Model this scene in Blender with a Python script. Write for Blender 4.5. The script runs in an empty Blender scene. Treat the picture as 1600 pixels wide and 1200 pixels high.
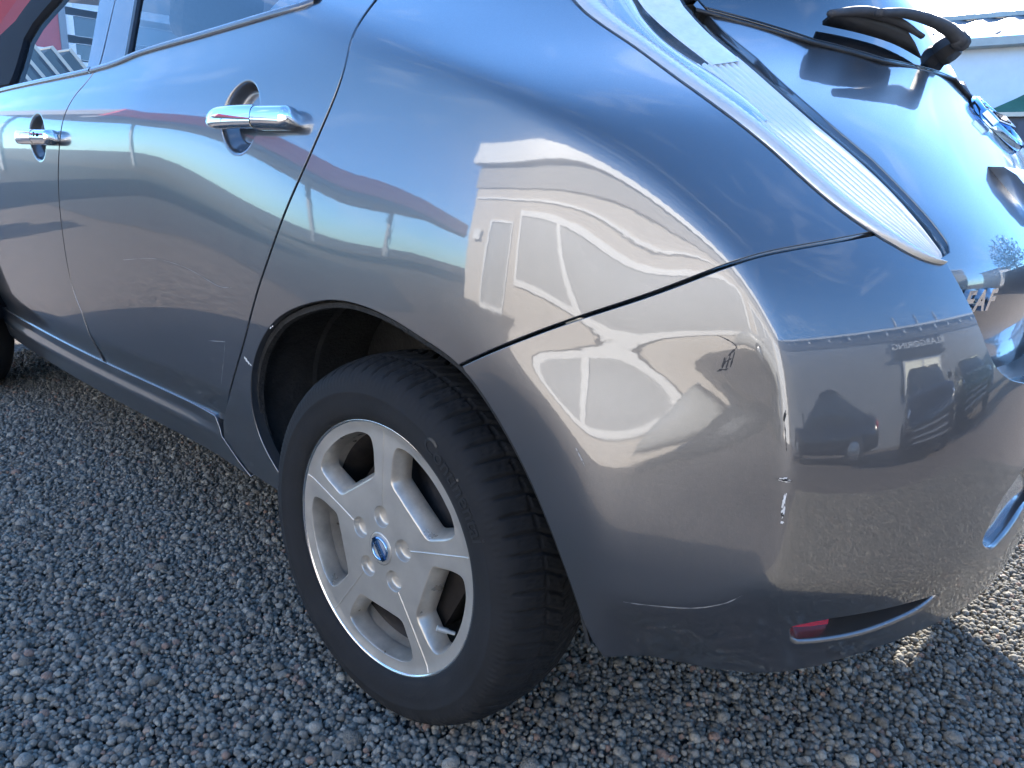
import bpy, bmesh, math, random
import numpy as np
from mathutils import Vector, Matrix
from mathutils.geometry import delaunay_2d_cdt

# ---------------------------------------------------------------- camera, sky, sun, exposure
SC=bpy.context.scene
CAM_C=[0.90314, -0.69868, 0.91576]
CAM_R=[[0.747352, -0.206083, 0.63166], [0.663103, 0.171327, -0.728657], [0.041943, 0.963419, 0.264696]]
CAM_F=1199.6634775141417
cd=bpy.data.cameras.new('camera'); cam=bpy.data.objects.new('camera',cd); SC.collection.objects.link(cam)
cd.sensor_fit='HORIZONTAL'; cd.sensor_width=36.0; cd.lens=CAM_F/1600*36.0; cd.clip_start=.02; cd.clip_end=2000
_m=Matrix(CAM_R).to_4x4(); _m.translation=Vector(CAM_C); cam.matrix_world=_m
SC.camera=cam
SUN_EL,SUN_AZ=26.5,-18.0       # azimuth measured from +Y towards +X
W=bpy.data.worlds.new('World'); SC.world=W; W.use_nodes=True
nt=W.node_tree; nt.nodes.clear()
out=nt.nodes.new('ShaderNodeOutputWorld'); bg=nt.nodes.new('ShaderNodeBackground'); sky=nt.nodes.new('ShaderNodeTexSky')
sky.sky_type='NISHITA'; sky.sun_disc=False; sky.sun_elevation=math.radians(SUN_EL); sky.sun_rotation=math.radians(SUN_AZ)
sky.air_density=1.0; sky.dust_density=.08; sky.ozone_density=3.0; sky.altitude=0
# thin high cloud streaks
tc=nt.nodes.new('ShaderNodeTexCoord'); mp=nt.nodes.new('ShaderNodeMapping'); mp.inputs['Scale'].default_value=(1.2,2.6,4.0); mp.inputs['Rotation'].default_value=(0,0,.7)
nz=nt.nodes.new('ShaderNodeTexNoise'); nz.inputs['Scale'].default_value=1.6; nz.inputs['Detail'].default_value=7; nz.inputs['Roughness'].default_value=.62; nz.inputs['Distortion'].default_value=.7
cr=nt.nodes.new('ShaderNodeValToRGB'); cr.color_ramp.elements[0].position=.54; cr.color_ramp.elements[1].position=.88
cr.color_ramp.elements[1].color=(.30,.30,.30,1)
mx=nt.nodes.new('ShaderNodeMix'); mx.data_type='RGBA'; mx.inputs[7].default_value=(7.0,7.4,8.0,1)
nt.links.new(tc.outputs['Generated'],mp.inputs['Vector']); nt.links.new(mp.outputs['Vector'],nz.inputs['Vector'])
nt.links.new(nz.outputs['Fac'],cr.inputs['Fac']); nt.links.new(cr.outputs['Color'],mx.inputs[0])
hs=nt.nodes.new('ShaderNodeHueSaturation'); hs.inputs['Saturation'].default_value=1.14; tn=nt.nodes.new('ShaderNodeMix'); tn.data_type='RGBA'; tn.blend_type='MULTIPLY'; tn.inputs[0].default_value=1; tn.inputs[7].default_value=(.91,.98,1.05,1)
nt.links.new(sky.outputs['Color'],hs.inputs['Color']); nt.links.new(hs.outputs['Color'],tn.inputs[6]); sz=nt.nodes.new('ShaderNodeSeparateXYZ'); hr=nt.nodes.new('ShaderNodeMapRange'); hr.interpolation_type='SMOOTHSTEP'; hr.inputs[1].default_value=-.02; hr.inputs[2].default_value=.42; hr.inputs[3].default_value=1; hr.inputs[4].default_value=0
ht=nt.nodes.new('ShaderNodeMix'); ht.data_type='RGBA'; ht.blend_type='MULTIPLY'; ht.inputs[7].default_value=(.50,.79,1.20,1)
nt.links.new(tc.outputs['Generated'],sz.inputs[0]); nt.links.new(sz.outputs['Z'],hr.inputs[0]); nt.links.new(hr.outputs[0],ht.inputs[0]); nt.links.new(tn.outputs[2],ht.inputs[6]); nt.links.new(ht.outputs[2],mx.inputs[6]); nt.links.new(mx.outputs[2],bg.inputs['Color'])
bg.inputs['Strength'].default_value=.15
nt.links.new(bg.outputs['Background'],out.inputs['Surface'])
sd=bpy.data.lights.new('sun','SUN'); sd.energy=4.6; sd.angle=math.radians(.53); sd.color=(1.0,.93,.82)
sun=bpy.data.objects.new('sun',sd); SC.collection.objects.link(sun)
_e,_a=math.radians(SUN_EL),math.radians(SUN_AZ)
SUND=Vector((math.cos(_e)*math.sin(_a),math.cos(_e)*math.cos(_a),math.sin(_e)))
sun.rotation_euler=SUND.to_track_quat('Z','Y').to_euler(); sun.location=SUND*30
SC.view_settings.view_transform='Standard'; SC.view_settings.look='None'; SC.view_settings.gamma=1; SC.view_settings.use_curve_mapping=False
SC.view_settings.exposure=2.1
SC.render.engine='CYCLES'; SC.cycles.use_denoising=True; SC.cycles.max_bounces=7; SC.cycles.use_adaptive_sampling=True; SC.cycles.adaptive_threshold=.015; SC.cycles.transparent_max_bounces=16
SC.cycles.sample_clamp_indirect=8.0
rng=np.random.default_rng(7); random.seed(7)
COL=SC.collection

# ---------------------------------------------------------------- materials
MATS={}
def mat(name,base=(.5,.5,.5),rough=.5,metal=0.,coat=0.,spec=.5,emit=None,var=0.,vscale=8.,bump=0.,bscale=40.,alpha=None,sheen=0.,rvar=0.,detail=5.):
    m=bpy.data.materials.new(name); m.use_nodes=True; n=m.node_tree; b=n.nodes['Principled BSDF']
    b.inputs['Base Color'].default_value=(*base,1); b.inputs['Roughness'].default_value=rough; b.inputs['Metallic'].default_value=metal
    b.inputs['Coat Weight'].default_value=coat; b.inputs['Coat Roughness'].default_value=.02; b.inputs['Specular IOR Level'].default_value=spec
    if emit: b.inputs['Emission Color'].default_value=(*emit[:3],1); b.inputs['Emission Strength'].default_value=emit[3]
    if sheen: b.inputs['Sheen Weight'].default_value=sheen
    if var or bump or rvar:
        t=n.nodes.new('ShaderNodeTexCoord')
    if var or rvar:
        z=n.nodes.new('ShaderNodeTexNoise'); z.inputs['Scale'].default_value=vscale; z.inputs['Detail'].default_value=detail; z.inputs['Roughness'].default_value=.65
        n.links.new(t.outputs['Object'],z.inputs['Vector'])
    if var:
        r=n.nodes.new('ShaderNodeMapRange'); r.inputs[1].default_value=.3; r.inputs[2].default_value=.7; r.inputs[3].default_value=1-var; r.inputs[4].default_value=1+var
        n.links.new(z.outputs['Fac'],r.inputs[0]); x=n.nodes.new('ShaderNodeMix'); x.data_type='RGBA'; x.blend_type='MULTIPLY'; x.inputs[0].default_value=1
        x.inputs[6].default_value=(*base,1); n.links.new(r.outputs[0],x.inputs[7]); n.links.new(x.outputs[2],b.inputs['Base Color'])
    if rvar:
        r=n.nodes.new('ShaderNodeMapRange'); r.inputs[1].default_value=.3; r.inputs[2].default_value=.7; r.inputs[3].default_value=max(.02,rough-rvar); r.inputs[4].default_value=rough+rvar
        n.links.new(z.outputs['Fac'],r.inputs[0]); n.links.new(r.outputs[0],b.inputs['Roughness'])
    if bump:
        z2=n.nodes.new('ShaderNodeTexNoise'); z2.inputs['Scale'].default_value=bscale; z2.inputs['Detail'].default_value=4
        n.links.new(t.outputs['Object'],z2.inputs['Vector']); u=n.nodes.new('ShaderNodeBump'); u.inputs['Strength'].default_value=bump; u.inputs['Distance'].default_value=.01
        n.links.new(z2.outputs['Fac'],u.inputs['Height']); n.links.new(u.outputs['Normal'],b.inputs['Normal'])
    MATS[name]=m; return m
def thin_glass(name,tint=(.8,.85,.85),ior=1.5,rough=0.0,k_=1.5):
    m=bpy.data.materials.new(name); m.use_nodes=True; n=m.node_tree; n.nodes.clear()
    o=n.nodes.new('ShaderNodeOutputMaterial'); t=n.nodes.new('ShaderNodeBsdfTransparent'); t.inputs['Color'].default_value=(*tint,1)
    g=n.nodes.new('ShaderNodeBsdfGlossy'); g.inputs['Roughness'].default_value=rough; f=n.nodes.new('ShaderNodeFresnel'); f.inputs['IOR'].default_value=ior
    k=n.nodes.new('ShaderNodeMath'); k.operation='MULTIPLY'; k.inputs[1].default_value=k_; k.use_clamp=True
    x=n.nodes.new('ShaderNodeMixShader'); n.links.new(f.outputs[0],k.inputs[0]); n.links.new(k.outputs[0],x.inputs[0]); n.links.new(t.outputs[0],x.inputs[1]); n.links.new(g.outputs[0],x.inputs[2]); n.links.new(x.outputs[0],o.inputs[0])
    MATS[name]=m; return m
def paint_mat():
    m=mat('grey_metallic_paint',(.128,.130,.135),.30,.77,1.0); n=m.node_tree; b=n.nodes['Principled BSDF']
    b.inputs['Coat Roughness'].default_value=.012; b.inputs['Coat IOR'].default_value=1.85
    t=n.nodes.new('ShaderNodeTexCoord'); v=n.nodes.new('ShaderNodeTexVoronoi'); v.inputs['Scale'].default_value=2600
    n.links.new(t.outputs['Object'],v.inputs['Vector'])
    # metal flake: each cell of the base layer leans its own way
    s=n.nodes.new('ShaderNodeVectorMath'); s.operation='SUBTRACT'; s.inputs[1].default_value=(.5,.5,.5); n.links.new(v.outputs['Color'],s.inputs[0])
    k=n.nodes.new('ShaderNodeVectorMath'); k.operation='SCALE'; k.inputs['Scale'].default_value=.10; n.links.new(s.outputs[0],k.inputs[0])
    g=n.nodes.new('ShaderNodeNewGeometry'); a=n.nodes.new('ShaderNodeVectorMath'); a.operation='ADD'; n.links.new(g.outputs['Normal'],a.inputs[0]); n.links.new(k.outputs[0],a.inputs[1])
    nn=n.nodes.new('ShaderNodeVectorMath'); nn.operation='NORMALIZE'; n.links.new(a.outputs[0],nn.inputs[0]); n.links.new(nn.outputs[0],b.inputs['Normal'])
    # slight orange peel in the clear coat
    z=n.nodes.new('ShaderNodeTexNoise'); z.inputs['Scale'].default_value=70; z.inputs['Detail'].default_value=1; n.links.new(t.outputs['Object'],z.inputs['Vector'])
    u=n.nodes.new('ShaderNodeBump'); u.inputs['Strength'].default_value=.0022; u.inputs['Distance'].default_value=.01; n.links.new(z.outputs['Fac'],u.inputs['Height']); n.links.new(u.outputs['Normal'],b.inputs['Coat Normal'])
    # faint dust film
    d=n.nodes.new('ShaderNodeTexNoise'); d.inputs['Scale'].default_value=9; d.inputs['Detail'].default_value=8; d.inputs['Roughness'].default_value=.7; n.links.new(t.outputs['Object'],d.inputs['Vector'])
    r=n.nodes.new('ShaderNodeMapRange'); r.inputs[1].default_value=.35; r.inputs[2].default_value=.75; r.inputs[3].default_value=.014; r.inputs[4].default_value=.050
    n.links.new(d.outputs['Fac'],r.inputs[0]); n.links.new(r.outputs[0],b.inputs['Coat Roughness'])
    return m
paint_mat()
mat('black_plastic',(.022,.023,.025),.45,var=.25,vscale=30,bump=.05,bscale=300)
mat('liner_felt',(.018,.018,.018),.9,var=.5,vscale=14,bump=.4,bscale=120)
mat('gloss_black',(.01,.011,.013),.06,coat=.6)
mat('chrome',(.82,.84,.86),.05,1.0,rvar=.03,vscale=25)
mat('blue_chrome',(.36,.56,.82),.10,1.0)
mat('tyre_rubber',(.015,.0152,.016),.85,spec=.30,var=.4,vscale=22,bump=.08,bscale=160,rvar=.12,detail=8)
mat('tyre_letter',(.016,.017,.019),.40)
mat('rim_silver',(.50,.465,.41),.34,.55,coat=.25,var=.09,vscale=18,rvar=.06)
mat('rim_dust',(.56,.50,.42),.34,.6,var=.28,vscale=16,rvar=.08)
mat('brake_iron',(.022,.018,.016),.6,.5,var=.5,vscale=40)
mat('red_reflector',(.45,.008,.012),.12,coat=.7)
mat('lamp_silver',(1.0,.96,.90),.20,.35,coat=.5)
mat('lamp_chrome',(.86,.83,.78),.12,.9)
mat('lamp_guide',(.72,.68,.62),.20,.3,coat=.7)
mat('lamp_seal',(.10,.10,.10),.6,var=.6,vscale=60)
mat('bare_primer',(.62,.60,.56),.7,var=.2,vscale=200)
mat('scuff_black',(.012,.012,.013),.7)
mat('scratch_pale',(.34,.345,.35),.5,.3)
mat('seat_cloth',(.05,.053,.06),.85,var=.3,vscale=60)
mat('cabin_light',(.45,.45,.44),.7)
thin_glass('clear_glass',(.95,.96,.96),k_=.16); thin_glass('screen_glass',(.95,.96,.96),k_=.12); thin_glass('privacy_glass',(.30,.33,.36)); thin_glass('lens_glass',(1,1,1),k_=.35)
mat('pillar_vinyl',(.10,.105,.125),.16,.2,coat=.3,var=.15,vscale=20)
mat('moulding_grey',(.13,.14,.16),.18,.3,coat=.5)
mat('blue_dark',(.10,.20,.36),.15,1.0)
mat('rim_lip',(.74,.72,.69),.20,.95)
mat('valve_metal',(.55,.55,.53),.4,.6)
mat('wiper_grey',(.050,.051,.055),.75,var=.2,vscale=40)
mat('scratch_dark',(.03,.03,.033),.7)
mat('roof_trim',(.40,.38,.34),.6,var=.15,vscale=3)
mat('rust',(.20,.17,.15),.8,var=.5,vscale=20)
mat('grey_dark',(.14,.145,.155),.5,var=.06)
mat('lit_window',(.6,.6,.5),.3,emit=(1.0,.95,.8,.6))
mat('dark_ground',(.045,.046,.05),.85,var=.25,vscale=20,bump=.3,bscale=120)
mat('frame_black',(.016,.018,.022),.85,spec=.15)
mat('recess_grey',(.34,.34,.35),.14,.6,coat=1.)
mat('lamp_frost',(.95,.92,.88),.28,.05,coat=.7,bump=.12,bscale=90,var=.1,vscale=60)
mat('satin_chrome',(.80,.82,.85),.28,.9)
mat('plate_white',(.75,.75,.72),.4)

# ---------------------------------------------------------------- object helpers
def link(name,me,m=None,parent=None):
    o=bpy.data.objects.new(name,me); COL.objects.link(o)
    if m is not None and me is not None: me.materials.append(MATS[m] if isinstance(m,str) else m)
    if parent is not None: o.parent=parent
    return o
def empty(name,loc=(0,0,0),label=None,cat=None,group=None,parent=None,rz=0):
    o=bpy.data.objects.new(name,None); COL.objects.link(o); o.location=loc; o.rotation_euler=(0,0,rz); o.empty_display_size=.05
    if label: o['label']=label
    if cat: o['category']=cat
    if group: o['group']=group
    if parent is not None: o.parent=parent
    return o
def tag(o,label,cat=None,group=None,kind=None):
    if label: o['label']=label
    if cat: o['category']=cat
    if group: o['group']=group
    if kind: o['kind']=kind
    return o
def mesh(name,V,F,m=None,parent=None,N=None,smooth=True,mats=None,mi=None):
    me=bpy.data.meshes.new(name); me.from_pydata([tuple(map(float,v)) for v in V],[],[tuple(map(int,f)) for f in F])
    if smooth: me.polygons.foreach_set('use_smooth',[True]*len(me.polygons))
    o=link(name,me,m,parent)
    if mats:
        for q in mats: me.materials.append(MATS[q])
        me.polygons.foreach_set('material_index',list(mi))
    me.update()
    if N is not None:
        N=np.asarray(N,float); N=N/np.maximum(np.linalg.norm(N,axis=1),1e-9)[:,None]
        me.normals_split_custom_set_from_vertices([tuple(v) for v in N])
    return o
class MB:
    "collects simple solids into one mesh"
    def __init__(s): s.V=[]; s.F=[]
    def add(s,V,F):
        k=len(s.V); s.V+= [tuple(v) for v in V]; s.F+=[tuple(i+k for i in f) for f in F]; return s
    def box(s,a,b,M=None):
        (x0,y0,z0),(x1,y1,z1)=a,b
        V=[(x0,y0,z0),(x1,y0,z0),(x1,y1,z0),(x0,y1,z0),(x0,y0,z1),(x1,y0,z1),(x1,y1,z1),(x0,y1,z1)]
        if M is not None: V=[tuple(M@Vector(v)) for v in V]
        return s.add(V,[(0,3,2,1),(4,5,6,7),(0,1,5,4),(1,2,6,5),(2,3,7,6),(3,0,4,7)])
    def lathe(s,prof,n=48,axis='Y',M=None,closed=False):
        V=[];F=[]; m=len(prof)
        for i in range(n):
            t=2*math.pi*i/n
            for r,h in prof:
                v=(r*math.sin(t),h,r*math.cos(t)) if axis=='Y' else (r*math.cos(t),r*math.sin(t),h)
                V.append(tuple(M@Vector(v)) if M is not None else v)
        for i in range(n):
            for j in range(m-1):
                a=i*m+j; b=((i+1)%n)*m+j; F.append((a,a+1,b+1,b))
        return s.add(V,F)
    def tube(s,pts,r,n=10,flat=None):
        pts=[Vector(p) for p in pts]; rs=r if hasattr(r,'__len__') else [r]*len(pts); V=[];F=[]
        up=Vector((0,0,1))
        for i,p in enumerate(pts):
            t=(pts[min(i+1,len(pts)-1)]-pts[max(i-1,0)]).normalized(); a=t.cross(up)
            if a.length<1e-4: a=t.cross(Vector((1,0,0)))
            a.normalize(); b=a.cross(t).normalized()
            fa,fb=flat if flat else (1,1)
            for k in range(n):
                q=2*math.pi*k/n; V.append(tuple(p+a*math.cos(q)*rs[i]*fa+b*math.sin(q)*rs[i]*fb))
        for i in range(len(pts)-1):
            for k in range(n):
                F.append((i*n+k,i*n+(k+1)%n,(i+1)*n+(k+1)%n,(i+1)*n+k))
        F.append(tuple(range(n))[::-1]); F.append(tuple((len(pts)-1)*n+k for k in range(n)))
        return s.add(V,F)
    def build(s,name,m,parent=None,smooth=False,bevel=0,auto=None):
        o=mesh(name,s.V,s.F,m,parent,smooth=smooth)
        if auto:
            me=o.data; bm=bmesh.new(); bm.from_mesh(me); bmesh.ops.recalc_face_normals(bm,faces=bm.faces)
            for e in bm.edges:
                if len(e.link_faces)==2 and e.calc_face_angle(0)>auto: e.smooth=False
            bm.to_mesh(me); bm.free()
        if bevel:
            b=o.modifiers.new('bevel','BEVEL'); b.width=bevel; b.segments=2; b.limit_method='ANGLE'
        return o
def text_mesh(name,txt,size,depth,M,m,parent,fn=None,spacing=1.0,shear=0.,bold=0.,align='CENTER'):
    cu=bpy.data.curves.new(name,'FONT'); cu.body=txt; cu.size=size; cu.extrude=depth; cu.align_x=align; cu.align_y='CENTER'; cu.space_character=spacing; cu.shear=shear; cu.offset=bold; cu.resolution_u=4
    t=bpy.data.objects.new('tmp',cu); COL.objects.link(t); dg=bpy.context.evaluated_depsgraph_get(); me=bpy.data.meshes.new_from_object(t.evaluated_get(dg)); bpy.data.objects.remove(t)
    me.name=name
    for v in me.vertices:
        p=Vector(v.co)
        v.co=fn(p) if fn else M@p
    o=link(name,me,m,parent); return o

# ---------------------------------------------------------------- body surface of the car
YC=.885
def sstep(a,b,x):
    t=np.clip((x-a)/(b-a),0,1); return t*t*(3-2*t)
def lin(x,tab):
    t=np.array(tab); return np.interp(x,t[:,0],t[:,1])
def smooth1(a,n,axis):
    # gaussian, edge-padded
    if n<=0: return a
    k=np.exp(-.5*(np.arange(-3*n,3*n+1)/n)**2); k/=k.sum()
    a=np.moveaxis(a,axis,0); p=np.concatenate([np.repeat(a[:1],3*n,0)+0*0,a,np.repeat(a[-1:],3*n,0)])
    # linear extrapolated padding
    m=3*n
    s0=(a[1]-a[0]); s1=(a[-1]-a[-2])
    for i in range(m):
        p[i]=a[0]-s0*(m-i); p[m+len(a)+i]=a[-1]+s1*(i+1)
    out=sum(k[j]*p[j:j+len(a)] for j in range(2*m+1))
    return np.moveaxis(out,0,axis)
DZ=.005; DU=.005
ZG=np.arange(.16,1.5601,DZ); UG=np.arange(-3.0,1.8001,DU)
TD=[(.16,-40),(.24,-34),(.30,-14),(.40,-9),(.6,-5),(.8,-3.5),(.90,-2),(.96,1),(1.0,10),(1.04,26),(1.09,34),(1.14,25),(1.3,25),(1.42,38),(1.5,60),(1.56,80)]
TH=[(.16,-40),(.24,-30),(.32,-10),(.45,-4),(.6,-1.5),(.7,1),(.79,3.5),(.86,6.5),(.92,9),(1.0,13),(1.1,20),(1.2,30),(1.3,27),(1.42,38),(1.5,60),(1.56,80)]
XC=[(.16,.60),(.30,.615),(.40,.628),(.48,.634),(.545,.635),(.581,.634),(.636,.629),(.689,.618),(.75,.601),(.791,.581),(.832,.558),(.844,.546),(.881,.504),(.91,.463),(.96,.375),(1.012,.257),(1.052,.13),(1.101,-.042),(1.2,-.38),(1.3,-.8),(1.56,-1.2)]
XR=[(.16,.60),(.24,.68),(.32,.745),(.38,.775),(.44,.79),(.5,.795),(.64,.798),(.72,.80),(.80,.785),(.87,.742),(.95,.676),(1.02,.612),(1.08,.548),(1.14,.505),(1.25,.43),(1.4,.28),(1.5,.15),(1.56,-.2)]
AL=[(.16,45),(.7,44),(.85,41),(.95,36),(1.05,26),(1.12,20),(1.2,16),(1.56,15)]
XK=[(.16,.475),(.43,.475),(.513,.448),(.603,.395),(.675,.325),(.693,.29),(.703,.255),(.76,.23),(.9,.20),(1.56,.1)]
WK=[(.16,.015),(.55,.02),(.66,.04),(.75,.10),(.9,.2),(1.56,.4)]
SK=[(.16,.20),(.55,.19),(.66,.125),(.75,.07),(.9,.05),(1.2,.04),(1.56,.03)]
def build():
    U,Z=np.meshgrid(UG,ZG,indexing='ij')
    sm=lambda tab,n: smooth1(lin(ZG,tab),n,0)
    td,th=np.tan(np.radians(sm(TD,3))),np.tan(np.radians(sm(TH,5)))
    iz=np.abs(ZG-.75).argmin()
    cum=lambda t: (lambda c:c-c[iz])(np.cumsum(t)*DZ)
    yd,yh=cum(td),cum(th)
    w=sstep(-.80,.02,UG)[:,None]
    y0=.022*(1-sstep(-.70,-.05,UG))   # doors sit slightly inside the haunch
    side=y0[:,None]+yd[None]*(1-w)+yh[None]*w
    # gentle plan taper to the front
    side=side+(np.clip(-1.0-UG,0,None)**2*.035)[:,None]
    xk,wk,sk=sm(XK,6),sm(WK,6),sm(SK,6)
    t=np.clip((U-(xk-wk)[None])/(2*wk)[None],0,1); slope=sk[None]*(t*t*(3-2*t))
    slope=slope+.118*sstep(.10,.56,U); side=side+np.cumsum(slope,0)*DU
    zl=np.interp(UG,[.40,.48,.556,.60,.635,.70],[.425,.429,.444,.468,.49,.495])
    tk=sstep(.43,.485,UG)[:,None]*np.clip(zl[:,None]-Z,0,None); side=side+tk*.54
    wz=sstep(.44,.56,ZG)*(1-sstep(.82,.95,ZG)); ez=np.cumsum(.105*wz)*DZ; ez-=np.interp(.70,ZG,ez); side=side+sstep(.27,.47,UG)[:,None]*ez[None]
    xc,xr,al=sm(XC,5),sm(XR,4),np.radians(sm(AL,6))
    X=U.copy(); Y=side.copy()
    for j in range(len(ZG)):
        yc=np.interp(xc[j],UG,side[:,j]); P0=np.array([xc[j],yc]); P1=np.array([xr[j],YC])
        L=np.hypot(*(P1-P0)); a=al[j]
        T0=np.array([np.cos(a),np.sin(a)])*L*1.15; T1=np.array([0,1.])*L*1.15
        s=np.linspace(0,1,2001)[:,None]
        h=(2*s**3-3*s**2+1)*P0+(s**3-2*s**2+s)*T0+(-2*s**3+3*s**2)*P1+(s**3-s**2)*T1
        arc=np.concatenate([[0],np.cumsum(np.hypot(*np.diff(h,axis=0).T))])
        m=UG>xc[j]; q=UG[m]-xc[j]
        X[m,j]=np.interp(q,arc,h[:,0]); yy=np.interp(q,arc,h[:,1]); over=q>arc[-1]
        yy[over]=YC+(q[over]-arc[-1]); xx=X[m,j]; xx[over]=xr[j]-.3*(q[over]-arc[-1])**2; X[m,j]=xx; Y[m,j]=yy
    # rounding of the crest: narrow on the bumper, wide higher up
    for n,lo,hi in ((2,-1,9),(4,.82,.95),(14,1.0,1.12)):
        w=sstep(lo,hi,ZG)[None] if hi<5 else 1.
        Xs,Ys=smooth1(X,n,0),smooth1(Y,n,0); X=X+(Xs-X)*w; Y=Y+(Ys-Y)*w
    X=smooth1(X,2,1); Y=smooth1(Y,2,1)
    return X,Y
X,Y=build()
def _cub(f):
    f=f[...,None]; return np.concatenate([-.5*f**3+f**2-.5*f,1.5*f**3-2.5*f**2+1,-1.5*f**3+2*f**2+.5*f,.5*f**3-.5*f**2],-1)
def ev(u,z):
    u=np.atleast_1d(np.asarray(u,float)); z=np.atleast_1d(np.asarray(z,float))
    a=np.clip((u-UG[0])/DU,1,len(UG)-3.001); b=np.clip((z-ZG[0])/DZ,1,len(ZG)-3.001)
    i=a.astype(int); j=b.astype(int); wu=_cub(a-i); wz=_cub(b-j)
    x=np.zeros(len(u)); y=np.zeros(len(u))
    for p in range(4):
        for q in range(4):
            w=wu[:,p]*wz[:,q]; x+=w*X[i+p-1,j+q-1]; y+=w*Y[i+p-1,j+q-1]
    return np.stack([x,y,z],1)
def nrm(u,z,h=.002):
    u=np.atleast_1d(np.asarray(u,float)); z=np.atleast_1d(np.asarray(z,float))
    a=ev(u+h,z)-ev(u-h,z); b=ev(u,z+h)-ev(u,z-h); n=np.cross(a,b)
    return n/np.linalg.norm(n,axis=1)[:,None]
HD=[(.16,.0),(.60,.02),(.645,.035),(.67,.05),(.70,.062),(.73,.06),(.78,.036),(.83,.012),(.88,.004),(1.56,.004)]
_hz=np.arange(.16,1.56,.002); _hv=smooth1(lin(_hz,HD),5,0)
def evh(u,z):
    "tailgate: the rear surface set inwards above the bumper shelf"
    P=ev(u,z); d=np.interp(P[:,2],_hz,_hv); P=P.copy(); P[:,0]-=d; return P
def nrm_f(fn,u,z,h=.002):
    u=np.atleast_1d(np.asarray(u,float)); z=np.atleast_1d(np.asarray(z,float))
    n=np.cross(fn(u+h,z)-fn(u-h,z),fn(u,z+h)-fn(u,z-h)); return n/np.linalg.norm(n,axis=1)[:,None]

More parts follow.
